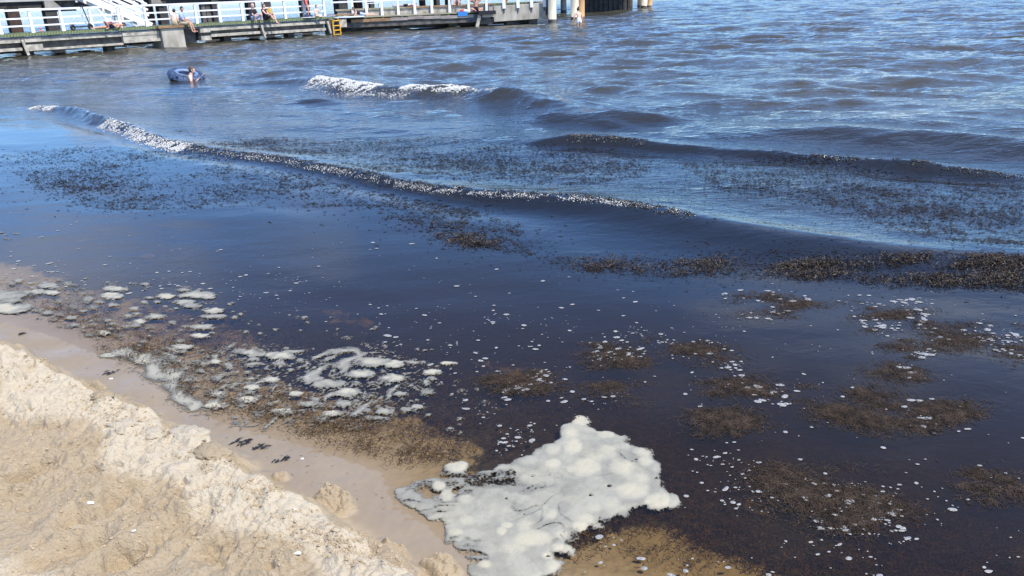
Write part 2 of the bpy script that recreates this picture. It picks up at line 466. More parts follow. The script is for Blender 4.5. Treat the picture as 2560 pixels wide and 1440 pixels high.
def make_water_mat():
    t = NT('sea_water')
    ch = t.attr('chop'); dep = t.attr('depth'); far = t.attr('far')
    n1 = t.noise(11, 3, .6, t.co((.55, 1, 1)), .6)
    n2 = t.noise(3.4, 3, .6, t.co((.6, 1, 1)), .5)
    n3 = t.noise(.85, 3, .6, t.co((.45, 1, 1)), .4)
    n4 = t.noise(38, 2, .5, t.co((.6, 1, 1)))
    h = t.math('ADD', t.math('MULTIPLY', n1, .021), t.math('MULTIPLY', n2, .045))
    h = t.math('ADD', h, t.math('MULTIPLY', n4, .0042))
    h = t.math('MULTIPLY', h, ch)
    h = t.math('ADD', h, t.math('MULTIPLY', t.math('MULTIPLY', n3, .26), far))
    bp = t.n('ShaderNodeBump'); bp.inputs['Strength'].default_value = 1; bp.inputs['Distance'].default_value = 1.0
    t.l(h, bp.inputs['Height']); nm = bp.outputs[0]
    def ex(k): return t.math('POWER', math.exp(-k * 1.15), dep)
    cc = t.n('ShaderNodeCombineColor')
    for i, k in enumerate((4.2, 6.1, 12.5)): t.l(ex(k), cc.inputs[i])
    tr = t.n('ShaderNodeBsdfTransparent'); t.l(cc.outputs[0], tr.inputs[0])
    df = t.n('ShaderNodeBsdfDiffuse')
    silt = t.attr('silt')
    t.l(t.mix(t.attr('near'), t.mix(silt, (.020, .021, .024), (.056, .052, .037)), (.044, .0305, .0145)), df.inputs[0])
    turb = t.math('SUBTRACT', 1.0, t.math('POWER', math.exp(-2.4), dep), True)
    m1 = t.n('ShaderNodeMixShader'); t.l(turb, m1.inputs[0]); t.l(tr.outputs[0], m1.inputs[1]); t.l(df.outputs[0], m1.inputs[2])
    gl = t.n('ShaderNodeBsdfGlossy'); gl.inputs['Roughness'].default_value = .04; t.l(nm, gl.inputs['Normal'])
    fr = t.n('ShaderNodeFresnel'); fr.inputs['IOR'].default_value = 1.335; t.l(nm, fr.inputs['Normal'])
    m2 = t.n('ShaderNodeMixShader'); t.l(fr.outputs[0], m2.inputs[0]); t.l(m1.outputs[0], m2.inputs[1]); t.l(gl.outputs[0], m2.inputs[2])
    return t.done(m2.outputs[0])
def make_sand_mat():
    t = NT('beach_sand')
    dry = t.attr('dry'); wet = t.attr('wet'); weed = t.attr('weed')
    g1 = t.noise(26, 6, .7); g2 = t.noise(420, 2, .6); g3 = t.noise(4, 4, .6)
    dryc = t.mix(g2, (.435, .36, .25), (.57, .49, .36))
    dampc = t.mix(t.math('ADD', t.math('MULTIPLY', g2, .5), t.math('MULTIPLY', g3, .5)), (.305, .23, .137), (.44, .345, .225))
    dd = t.ramp(t.math('ADD', dry, t.math('MULTIPLY', t.math('SUBTRACT', g1, .5), .9)), .3, .7)
    c = t.mix(dd, dampc, dryc)
    wetc = t.mix(g3, (.195, .148, .094), (.265, .208, .14))
    c = t.mix(wet, c, wetc)
    w1 = t.noise(13, 7, .72, None, .8); w2 = t.noise(60, 4, .7)
    weedc = t.mix(t.ramp(t.math('ADD', t.math('MULTIPLY', w2, .6), t.math('MULTIPLY', g1, .4)), .40, .66), (.013, .011, .007), (.070, .050, .023))
    wf = t.ramp(t.math('ADD', weed, t.math('MULTIPLY', t.math('SUBTRACT', w1, .5), 1.1)), .42, .58)
    c = t.mix(wf, c, weedc)
    h = t.math('ADD', t.math('MULTIPLY', g2, .55), t.math('ADD', t.math('MULTIPLY', t.noise(130, 4, .7), 1.6), t.math('MULTIPLY', t.noise(48, 4, .65), 2.2)))
    nm = t.bump(h, .8, .009)
    nm2 = t.n('ShaderNodeMix', data_type='VECTOR'); t.l(wet, nm2.inputs[0]); t.l(nm, nm2.inputs[4])
    geo = t.n('ShaderNodeNewGeometry'); t.l(geo.outputs['Normal'], nm2.inputs[5])
    rough = t.math('SUBTRACT', .95, t.math('MULTIPLY', wet, t.math('ADD', .30, t.math('MULTIPLY', t.ramp(t.noise(3.2, 4, .6), .4, .62), .36))))
    return t.done(t.bsdf(c, rough, nm2.outputs[1], .35))
def make_foam_mat(name, thin, body, cream):
    t = NT(name)
    th = t.attr('thick'); cr_ = t.attr('cream')
    v = t.n('ShaderNodeTexVoronoi'); v.inputs['Scale'].default_value = 70; t.l(t.co(), v.inputs['Vector'])
    v2 = t.n('ShaderNodeTexVoronoi'); v2.inputs['Scale'].default_value = 300; t.l(t.co(), v2.inputs['Vector'])
    n = t.noise(24, 5, .65, None, .8)
    pit = t.ramp(v.outputs['Distance'], .04, .15)                                 # burst bubbles
    grain = t.ramp(v2.outputs['Distance'], .0, .7, (.80, .80, .80), (1.08, 1.08, 1.08))
    col = t.mix(t.ramp(t.math('ADD', th, t.math('MULTIPLY', t.math('SUBTRACT', n, .5), .3)), .25, .75), thin, body)
    col = t.mix(cr_, col, cream)
    mm = t.n('ShaderNodeMix', data_type='RGBA', blend_type='MULTIPLY'); mm.inputs[0].default_value = 1; t.l(col, mm.inputs[6]); t.l(grain, mm.inputs[7])
    dk = t.math('MULTIPLY', t.math('SUBTRACT', 1.0, pit), t.ramp(n, .46, .58))
    col2 = t.mix(t.math('MULTIPLY', dk, .6), mm.outputs[2], (.10, .085, .07))
    lat = t.math('ADD', t.math('MULTIPLY', t.math('SUBTRACT', n, .5), .55), t.math('MULTIPLY', t.math('SUBTRACT', v.outputs['Distance'], .42), .5))
    al = t.ramp(t.math('ADD', th, t.math('MULTIPLY', lat, t.math('SUBTRACT', 1.15, th))), .12, .36)
    b = t.bsdf(col2, .6, t.bump(v2.outputs['Distance'], .3, .003), .3)
    tr = t.n('ShaderNodeBsdfTransparent')
    m = t.n('ShaderNodeMixShader'); t.l(al, m.inputs[0]); t.l(tr.outputs[0], m.inputs[1]); t.l(b, m.inputs[2])
    return t.done(m.outputs[0])
M = {}
M['water'] = make_water_mat()
M['sand'] = make_sand_mat()
M['foam'] = make_foam_mat('foam', (.13, .123, .10), (.295, .277, .215), (.375, .338, .24))
M['bubble'] = mat('bubble_white', (.34, .325, .29), (.15, .145, .13), 90, .35, 0, spec=.5)
M['spray'] = mat('whitewater', (.66, .64, .59), (.34, .33, .30), 40, .3, 0, spec=.5)
M['beadm'] = mat('crest_bead', (.16, .14, .10), (.012, .011, .009), 30, .15, 0, .50, .66, spec=.6)
M['weedm'] = mat('floating_weed', (.034, .024, .015), (.009, .008, .007), 30, .5, 0, spec=.25)
M['weedb'] = mat('brown_weed', (.060, .038, .021), (.015, .011, .008), 16, .5, 0, .38, .62, spec=.3)
M['weedr'] = mat('raft_weed', (.072, .050, .034), (.020, .015, .011), 14, .8, 0, .35, .68, spec=.12)
M['weedd'] = mat('seabed_weed', (.10, .055, .022), (.020, .013, .008), 22, .6, 0, spec=.2)
M['crumb'] = mat('sand_crumb', (.37, .29, .19), (.29, .22, .135), 3, .95, 0, spec=.2)
M['shellm'] = mat('shell', (.62, .60, .55), (.5, .47, .43), 50, .4)
M['white'] = mat('white_paint', (.72, .72, .72), (.64, .64, .64), 2.5, .45, 0)
M['conc'] = mat('weathered_concrete', (.47, .43, .35), (.22, .195, .155), 3.5, .9, .5)
M['concp'] = mat('pale_concrete', (.42, .385, .32), (.25, .225, .18), 2.2, .9, .4, stretch=(1, 1, .5))
M['concd'] = mat('dark_and_shaded_concrete', (.13, .12, .105), (.05, .045, .04), 3, .9, .4)
M['steel'] = mat('grey_steel', (.085, .095, .11), (.05, .055, .065), 5, .6)
M['algae'] = mat('algae_plank', (.20, .22, .11), (.035, .075, .03), 9, .85, .4)
M['plank'] = mat('pale_plank', (.36, .33, .22), (.20, .19, .12), 3, .8, .3, stretch=(.4, 3, 3))
M['brown'] = mat('brown_plank', (.32, .19, .095), (.16, .095, .05), 3, .75, .3, stretch=(.4, 3, 3))
M['grey_wood'] = mat('grey_plank', (.33, .285, .25), (.19, .16, .14), 3, .8, .3, stretch=(.4, 3, 3))
M['rust'] = mat('rusty_pile', (.085, .045, .028), (.03, .022, .018), 4, .9, .4)
M['pilec'] = mat('concrete_pile', (.56, .52, .41), (.40, .35, .26), 3, .8, .3, stretch=(1, 1, .35))
M['piler'] = mat('ochre_pile', (.42, .27, .12), (.28, .17, .08), 3, .8, .3, stretch=(1, 1, .35))
M['piled'] = mat('dark_pile', (.06, .055, .05), (.025, .022, .02), 3, .9, .3)
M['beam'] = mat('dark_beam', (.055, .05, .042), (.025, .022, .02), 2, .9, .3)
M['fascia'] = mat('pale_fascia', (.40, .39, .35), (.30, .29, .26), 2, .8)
M['yellow'] = mat('yellow_paint', (.72, .40, .02), (.55, .28, .02), 20, .45)
M['black'] = mat('black_rubber', (.018, .018, .02), (.010, .010, .012), 12, .5)
M['dark'] = mat('black_cloth', (.022, .022, .03), (.012, .012, .016), 20, .9)
M['navy'] = mat('navy_cloth', (.03, .045, .10), (.02, .03, .06), 20, .9)
M['blue'] = mat('blue_cloth', (.04, .22, .55), (.03, .15, .42), 14, .85)
M['ltblue'] = mat('light_blue_cloth', (.38, .47, .68), (.28, .36, .55), 14, .85)
M['tan'] = mat('tan_cloth', (.55, .45, .30), (.42, .33, .2), 14, .9)
M['mustard'] = mat('mustard_cloth', (.46, .32, .08), (.32, .2, .05), 14, .85)
M['red'] = mat('red_cloth', (.62, .05, .06), (.45, .03, .04), 14, .8)
M['orange'] = mat('orange_cloth', (.60, .20, .06), (.45, .14, .04), 14, .8)
M['pink'] = mat('pink_cloth', (.75, .18, .25), (.6, .12, .18), 14, .8)
M['whitec'] = mat('white_cloth', (.80, .80, .80), (.68, .68, .7), 14, .85)
M['skin'] = mat('skin_light', (.66, .40, .30), (.58, .33, .24), 10, .55)
M['skin2'] = mat('skin_tanned', (.52, .28, .19), (.44, .22, .15), 10, .55)
M['skin3'] = mat('skin_pale', (.74, .52, .41), (.66, .44, .34), 10, .55)
M['hair'] = mat('hair_dark', (.035, .024, .018), (.018, .012, .010), 30, .6)
M['hairb'] = mat('hair_brown', (.10, .06, .035), (.055, .035, .02), 30, .6)
M['eye'] = mat('eye', (.03, .025, .02), (.02, .02, .02), 10, .3)
M['lip'] = mat('lip', (.42, .16, .13), (.36, .13, .11), 10, .5)
M['ringb'] = mat('ring_blue', (.008, .013, .034), (.060, .092, .165), 16, .55, 0, .46, .58, spec=.25)
M['ringk'] = mat('ring_black', (.012, .012, .018), (.02, .02, .03), 10, .3, 0, spec=.6)
M['ringw'] = mat('ring_white', (.17, .23, .34), (.10, .15, .25), 14, .5, 0, spec=.5)
M['board'] = mat('board_pale', (.55, .66, .75), (.48, .58, .68), 5, .4)

# ------------------------------------------------------------------ sand and sea bed: one sheet
def axis(a0, a1, fine, lo, hi, grow):
    c = list(np.arange(a0, a1 + fine * .5, fine))
    s = fine; q = c[-1]
    while q < hi: s *= grow; q += s; c.append(q)
    s = fine; q = c[0]; pre = []
    while q > lo: s *= grow; q -= s; pre.append(q)
    return np.array(pre[::-1] + c)
ua = axis(-.9, 5.2, .0075, -45, 110, 1.13)          # along the shore
vb = axis(-1.55, .25, .0075, -40, 6000, 1.055)      # out to sea
UU, VV = np.meshgrid(ua, vb)
X = S0[0] + SA[0] * UU + SB[0] * VV; Y = S0[1] + SA[1] * UU + SB[1] * VV
Zt, DL, RR = terrain(X, Y)
print('terrain', X.size)
nu, nv = len(ua), len(vb)
def gridfaces(nr, nc):
    i = np.arange(nr - 1)[:, None] * nc + np.arange(nc - 1)[None]
    return np.stack([i, i + 1, i + nc + 1, i + nc], -1).reshape(-1, 4)
big = perlin(X * 1.7, Y * 1.7, 90); mid = perlin(X * 5, Y * 5, 92)
# dry cream crust along the bank's crest, damp sand below and inland
dryA = sstep(-.02, .06, RR + mid * .04) * (1 - sstep(.20, .46, RR + big * .14)) * 1.1
dryA = np.maximum(dryA, sstep(.62, 1.05, RR + big * .3 - (UU - 1.2) * .10) * .8)
dryA = np.maximum(dryA, .30 * sstep(.1, .3, RR))
dryA = np.where(RR + mid * .05 < .035, np.minimum(dryA, .22), dryA)
wetA = 1 - sstep(-.14, -.02, RR + mid * .05)
moA = mounds(X, Y); wetA = wetA * (1 - .85 * sstep(.004, .02, moA)); dryA = np.where((moA > .006) & (RR < 0), .2, dryA)
seaw = -DL
patch = polysdf(X, Y, SANDPATCH)
edge = np.interp(UU, [-1, 0, .8, 1.6, 2.4, 3.4, 5], [.30, .24, .36, .62, .46, .62, .70])
weedA = sstep(-.22, .28, seaw - edge + big * .14 + mid * .10)
weedA = np.where(seaw > 0, weedA, 0)
weedA = weedA * (1 - .62 * sstep(.55, .95, perlin(X * 2.1 + 7, Y * 2.1, 95) + .35 * mid) * (1 - sstep(1.8, 2.6, seaw)))
for zone, lv in (([(640, 1055), (800, 1075), (1000, 1015), (1130, 1060), (1230, 1110), (1200, 1180), (1000, 1195), (850, 1150)], .43), ([(60, 735), (330, 720), (600, 790), (740, 880), (420, 880), (180, 815)], .45), ([(740, 740), (870, 725), (960, 770), (930, 800), (800, 790)], .47),
                 ([(1120, 850), (1330, 870), (1420, 910), (1330, 950), (1180, 900)], .50), ([(470, 940), (700, 1000), (900, 1010), (880, 1050), (640, 1060), (520, 1020)], .42), ([(1950, 1300), (2200, 1330), (2300, 1420), (2060, 1430)], .52)):
    q_ = polysdf(X, Y, at2(zone)); weedA = np.where(seaw > 0, weedA + (np.minimum(weedA, lv) - weedA) * sstep(-.10, .16, q_ + big * .08), weedA)
weedA = np.minimum(weedA, 1 - sstep(-.10, .10, patch + mid * .06))
Zt = Zt + (seaw > 0) * sstep(.4, .7, weedA) * .012 * sstep(.05, .3, seaw)
sand = mesh_np('beach', np.stack([X, Y, Zt], -1).reshape(-1, 3), gridfaces(nv, nu)[:, ::-1], M['sand'], smooth=False, attrs={'dry': dryA.ravel(), 'wet': wetA.ravel(), 'weed': weedA.ravel()})
props(sand, 'pale sandy beach with a broken dry bank running down to the water', None, None, 'structure')

# ------------------------------------------------------------------ sea: one sheet to the horizon
ys = [-6.0]
while ys[-1] < 1.2: ys.append(ys[-1] + .25)
while ys[-1] < 130: ys.append(ys[-1] + max(.02, ys[-1] * .0058))
while ys[-1] < 700: ys.append(ys[-1] * 1.012)
while ys[-1] < 9000: ys.append(ys[-1] * 1.06)
ys = np.array(ys)
us = np.linspace(-1, 1, 760); us = np.sign(us) * np.abs(us) ** 1.12
WXh = np.where(ys < 140, 4.5 + np.clip(ys, 0, 140) * .78, 4.5 + 140 * .78 + (ys - 140) * 1.6)
WX = us[None] * WXh[:, None]; WY = np.repeat(ys[:, None], len(us), 1)
dy = np.gradient(ys)
sp_ = np.maximum(dy[:, None] * np.ones_like(WX), 2 * WXh[:, None] / 760)
WZ = water_h(WX, WY, sp_)
tz, tdl, _ = terrain(WX, WY, False)
dep = np.clip(WZ - tz, 0, 4)
_d = shoredist(WX, WY)
chA = .07 * sstep(.3, 1.5, _d) + .10 * sstep(3.8, 5.0, _d) + .36 * sstep(4.9, 6.2, _d) + .30 * sstep(6.5, 10, _d) + .30 * sstep(10, 17, _d)
chA = chA * (.8 + .5 * perlin(WX * .35, WY * .5, 191))
sdist = shoredist(WX, WY)
farA = sstep(12, 40, sdist) * (1 - .5 * sstep(200, 1500, WY))
siltA = sstep(8, 16, sdist)
nearA = 1 - sstep(1.6, 4.6, sdist + .5 * perlin(WX * .8, WY * .8, 190))
print('water', WX.size)
sea = mesh_np('sea', np.stack([WX, WY, WZ], -1).reshape(-1, 3), gridfaces(len(ys), len(us)), M['water'], attrs={'depth': dep.ravel(), 'chop': chA.ravel(), 'far': farA.ravel(), 'silt': siltA.ravel(), 'near': nearA.ravel()})
props(sea, 'brown tinted sea reflecting blue sky with small waves breaking near shore', None, None, 'structure')
def surf(x, y, fine=False):
    """what a floating thing rests on: the water, or the wet sand where that is higher"""
    w = water_h(x, y); t_, _, _ = terrain(np.asarray(x, float), np.asarray(y, float), fine)
    return np.maximum(w, t_)

# ------------------------------------------------------------------ foam
def ell(cx, cy, rx, ry):
    c = at(cx, cy)[:2]; a = at(cx + rx, cy)[:2] - c; b = at(cx, cy - ry)[:2] - c
    return c, a, b
def blob_field(X, Y, blobs, pw=1.0):
    t = np.zeros(X.shape)
    x0, y0 = X[0, 0], Y[0, 0]; res = X[0, 1] - X[0, 0]
    for (c, a, b, amp, sd_) in blobs:
        R_ = 1.5 * (abs(a) + abs(b)) + .02
        i0 = max(0, int((c[0] - R_[0] - x0) / res)); i1 = min(X.shape[1], int((c[0] + R_[0] - x0) / res) + 2)
        j0 = max(0, int((c[1] - R_[1] - y0) / res)); j1 = min(X.shape[0], int((c[1] + R_[1] - y0) / res) + 2)
        if i1 <= i0 or j1 <= j0: continue
        dx = X[j0:j1, i0:i1] - c[0]; dyy = Y[j0:j1, i0:i1] - c[1]
        det = a[0] * b[1] - a[1] * b[0]
        p = (dx * b[1] - dyy * b[0]) / det; q = (a[0] * dyy - a[1] * dx) / det
        e = p * p + q * q
        sc_ = 2.2 / max(.01, math.hypot(*a))
        e = e + (pw if pw > .5 else .4) * .55 * perlin(dx * sc_ + sd_, dyy * sc_ + sd_ * 1.7, 3) + pw * .2 * perlin(dx * sc_ * 3 + sd_, dyy * sc_ * 3, 5)
        v = amp * np.clip(1 - e, 0, 1) ** (.6 if pw > .5 else 1.0)
        t[j0:j1, i0:i1] = np.maximum(t[j0:j1, i0:i1], v)
    return t
def foam_mesh(name, X, Y, t, mat_, relief, cream, thr=.06):
    base = surf(X, Y)
    Z = base + .004 + relief
    F_ = gridfaces(*X.shape)
    keep = (t.ravel()[F_].max(1) > thr)
    F_ = F_[keep]; used = np.unique(F_); remap = np.full(X.size, -1); remap[used] = np.arange(len(used))
    V = np.stack([X, Y, Z], -1).reshape(-1, 3)[used]
    return mesh_np(name, V, remap[F_], mat_, attrs={'thick': t.ravel()[used], 'cream': cream.ravel()[used]})
PATCH = at2([(975, 1245), (1010, 1220), (1080, 1192), (1100, 1162), (1165, 1162), (1160, 1188), (1225, 1178), (1240, 1155), (1330, 1140), (1360, 1110), (1400, 1100), (1415, 1065), (1455, 1042), (1480, 1065), (1500, 1080), (1560, 1090), (1580, 1120), (1630, 1130), (1645, 1160), (1680, 1215), (1690, 1250), (1650, 1278), (1590, 1275), (1545, 1290), (1500, 1320), (1440, 1330), (1425, 1360), (1430, 1378), (1385, 1385), (1410, 1410), (1380, 1430), (1330, 1450), (1290, 1500), (1215, 1460), (1150, 1390), (1110, 1345), (1125, 1310), (1080, 1290), (1020, 1275)])
gx = np.arange(-.75, 1.05, .006); gy = np.arange(2.2, 4.25, .006)
FX, FY = np.meshgrid(gx, gy)
sdf = polysdf(FX, FY, PATCH)
w, wid = worley(FX * 9, FY * 7, 5)
lobe = (.5 - w) * .05
sdn = sdf + .02 * (wid - .5) + lobe * 1.3 + fbm(FX * 6, FY * 6, 3, 41) * .022 + perlin(FX * 30, FY * 30, 44) * .005
DOMES = [(980, 860, 110, 70), (690, 775, 70, 35), (535, 750, 60, 45), (465, 665, 55, 35), (610, 500, 95, 45), (1420, 475, 65, 35), (1590, 520, 60, 30), (1430, 360, 60, 35), (1570, 225, 70, 45), (1860, 225, 70, 30), (1590, 330, 70, 60), (1890, 350, 80, 40), (2190, 380, 80, 50), (2000, 500, 100, 60), (2100, 700, 130, 60), (2310, 790, 110, 60), (1910, 805, 70, 45), (1770, 850, 60, 40), (1410, 905, 45, 35), (1690, 940, 70, 35), (1030, 1000, 50, 25), (990, 1050, 40, 30), (1180, 1010, 60, 50), (1430, 1340, 85, 50), (1380, 1255, 50, 35), (1500, 1190, 80, 30), (1250, 1110, 150, 60), (1100, 1200, 120, 40), (2170, 600, 60, 40), (2200, 450, 60, 40), (1660, 110, 75, 45), (1700, 500, 110, 70), (1780, 430, 90, 40), (700, 960, 60, 40), (850, 1330, 60, 30), (600, 1060, 60, 30), (1650, 1000, 60, 40), (1800, 1000, 50, 35), (1500, 1080, 70, 40)]
dl_ = []
for i, (a, b, c, d) in enumerate(DOMES):
    k = 760 / 2560.
    dl_.append((*ell(960 + a * k, 1020 + b * k, c * k * 1.25, d * k * 1.3), .35 + .6 * ((i * 7919) % 100) / 100., i * 3.1))
dome = blob_field(FX, FY, dl_, .22)
swirl = fbm(FX * 5 + 1.6 * perlin(FX * 3, FY * 3, 11), FY * 7 + 1.6 * perlin(FX * 3, FY * 3, 12), 4, 15)
body = sstep(-.004, .030, sdn) * (.56 + .14 * swirl + .10 * sstep(.0, .25, .55 - w))
thinz = blob_field(FX, FY, [(*ell(1220, 1205, 90, 22), 1.0, 4.), (*ell(1080, 1225, 70, 22), 1, 9.), (*ell(1310, 1225, 60, 16), .8, 2.)])
tail = blob_field(FX, FY, [(*ell(1050, 1225, 130, 60), 1.0, 5.), (*ell(1200, 1195, 120, 26), 1.0, 7.), (*ell(1160, 1400, 60, 60), .7, 2.)])
tn = fbm(FX * 9 + 1.5 * perlin(FX * 5, FY * 5, 13), FY * 20 + 1.5 * perlin(FX * 5, FY * 5, 14), 4, 16)
body = body - .42 * thinz * sstep(-.3, .5, swirl + .2)
body = body - sstep(.0, .45, tail) * (.16 + .38 * sstep(-.1, .5, tn)) * sstep(.2, -.05, dome * .4)
hole = blob_field(FX, FY, [(*ell(1470, 1122, 34, 16), 1.0, 1.), (*ell(1560, 1110, 10, 22), .9, 6.), (*ell(1525, 1085, 16, 10), .8, 3.), (*ell(1195, 1184, 26, 6), 1., 8.)])
tp = np.maximum(body - 1.0 * hole, np.minimum(body + .36 * dome, 1) * sstep(-.035, .0, sdf + .02))
tp = np.maximum(tp, .5 * sstep(.0, .5, dome) * (dome > 0) * sstep(-.014, .002, sdf))
strk = perlin(FX * 6 + 1.8 * perlin(FX * 3.2, FY * 3.2, 201), FY * 9 + 1.8 * perlin(FX * 3.2, FY * 3.2, 202), 203)
tp = tp - .34 * sstep(.86, 1.0, 1 - np.abs(strk)) * sstep(-.1, .5, perlin(FX * 2.5, FY * 2.5, 204)) * (1 - sstep(.1, .5, dome)) * sstep(.02, .08, sdf)
for px_, py_, r_ in ((1523, 1216, .011), (1477, 1240, .009), (1265, 1249, .007), (1370, 1393, .009), (1640, 1196, .009), (1310, 1290, .006), (1590, 1150, .007)):
    c_ = at(px_, py_)[:2]; e_ = np.hypot(FX - c_[0], FY - c_[1]) / r_
    tp = tp - .9 * sstep(1.3, .6, e_ + .4 * perlin(FX * 90, FY * 90, 205))
tp = np.clip(tp, 0, 1)
rel = .006 * sstep(0, .06, sdn) * (tp > .05) + .0020 * sstep(0, .9, dome) + .0012 * fbm(FX * 24, FY * 24, 2, 46) * (tp > .2)
rel = np.where(tp < .08, -.004, rel)
fp = foam_mesh('foam_patch', FX, FY, tp, M['foam'], rel, sstep(.0, .85, dome + .10 * fbm(FX * 18, FY * 18, 2, 48)) * .9 + .30 * sstep(.0, .6, fbm(FX * 5, FY * 6, 3, 49)))
props(fp, 'big cream sea foam patch lying at the water edge beside the sand bank', 'foam patch')

gx = np.arange(-5.6, 1.5, .0105); gy = np.arange(2.6, 8.2, .0105)
FX, FY = np.meshgrid(gx, gy)
LACE = at2([(235, 885), (330, 872), (440, 858), (560, 868), (700, 862), (760, 878), (900, 868), (1010, 888), (1100, 930), (1080, 962), (1000, 990), (1060, 1015), (1000, 1040), (880, 1062), (760, 1080), (640, 1078), (560, 1052), (470, 1018), (430, 965), (370, 925), (290, 905)])
sl = polysdf(FX, FY, LACE)
px_ = FX * .92 - FY * .15; py_ = FX * .2 + FY
wx = perlin(FX * 2.4, FY * 2.4, 101) * .55 + perlin(FX * 6, FY * 6, 103) * .22; wy = perlin(FX * 2.4, FY * 2.4, 102) * .5 + perlin(FX * 6, FY * 6, 104) * .2
n_ = perlin((px_ + wx) * 4.2, (py_ + wy) * 8.5, 105)
lace = sstep(.80, 1.0, 1 - np.abs(n_) * 2.1) * .46 + sstep(.14, .70, perlin((px_ + wx) * 3.2, (py_ + wy) * 5.5, 107)) * .50
inl = sstep(-.06, .10, sl + perlin(FX * 4, FY * 4, 108) * .16)
t_l = lace * inl
EDGE = at2([(300, 884), (340, 888), (385, 912), (420, 945), (445, 990), (470, 1018)])
ed, _ = polydist(FX, FY, EDGE)
t_l = np.maximum(t_l, 1.15 * np.exp(-(np.abs(ed + perlin(FX * 5, FY * 5, 109) * .06) / .055) ** 2) * (.62 + .5 * perlin(FX * 9, FY * 9, 110)))
rb = np.random.default_rng(3)
blobs = []
def rnd_blobs(poly, n, r0, r1, asp=(.22, .42), amp=(.20, .55)):
    for q in in_poly_px(poly, n, rb):
        r_ = r0 * (r1 / r0) ** (rb.random() ** 1.8)
        blobs.append((*ell(q[0], q[1], r_, r_ * rb.uniform(*asp)), rb.uniform(*amp), rb.uniform(0, 50)))
for e_ in [(20, 742, 50, 20), (12, 772, 60, 16), (60, 768, 30, 10), (285, 722, 34, 8), (280, 740, 32, 10), (490, 738, 48, 11), (520, 741, 22, 10), (415, 741, 26, 9), (462, 756, 28, 9), (535, 778, 28, 9), (535, 793, 36, 8), (505, 818, 36, 8), (500, 840, 28, 7), (455, 868, 36, 8), (480, 765, 26, 8), (390, 792, 20, 8), (350, 805, 18, 8), (120, 715, 30, 9), (95, 730, 25, 8), (130, 733, 22, 7), (260, 833, 18, 8), (700, 890, 40, 12), (622, 882, 20, 8), (540, 905, 16, 7), (680, 950, 22, 9), (930, 905, 50, 14), (985, 910, 30, 12), (1080, 930, 26, 9), (900, 935, 40, 13), (985, 945, 36, 12), (820, 960, 46, 14), (870, 980, 34, 12), (620, 1000, 26, 10), (630, 970, 22, 8), (540, 1015, 30, 11), (705, 1030, 30, 10), (830, 1035, 26, 10), (770, 1010, 30, 9), (860, 1010, 26, 10), (960, 1030, 26, 10), (1000, 985, 22, 8), (1045, 1018, 20, 5), (1120, 908, 22, 5), (310, 885, 40, 9), (270, 890, 24, 8), (360, 905, 30, 9), (545, 985, 18, 8), (740, 985, 22, 8)]:
    blobs.append((*ell(e_[0], e_[1], e_[2], e_[3] * .85), rb.uniform(.55, .95), rb.uniform(0, 60)))
rnd_blobs([(0, 700), (130, 690), (330, 700), (560, 730), (560, 830), (430, 860), (250, 850), (100, 800), (0, 780)], 190, 4, 20)
rnd_blobs([(240, 885), (700, 865), (1010, 888), (1095, 930), (1060, 1020), (880, 1060), (640, 1070), (470, 1010), (380, 930)], 190, 4, 22, (.3, .55))
rnd_blobs([(560, 740), (900, 800), (1100, 880), (1250, 1000), (1200, 1120), (1060, 1040), (1100, 930), (900, 860), (600, 860)], 70, 3, 11, (.35, .6))
rnd_blobs([(0, 540), (80, 545), (90, 580), (0, 605)], 16, 5, 14, (.15, .25))
bl = blob_field(FX, FY, blobs)
tl = np.clip(np.maximum(t_l, bl), 0, 1)
far_ok = np.ones_like(tl)
rel = .002 * (tl > .1) + .003 * bl
rel = np.where(tl < .07, -.003, rel)
props(foam_mesh('shore_foam', FX, FY, tl, M['foam'], rel, sstep(.55, .95, bl)), None, None, None, 'stuff')

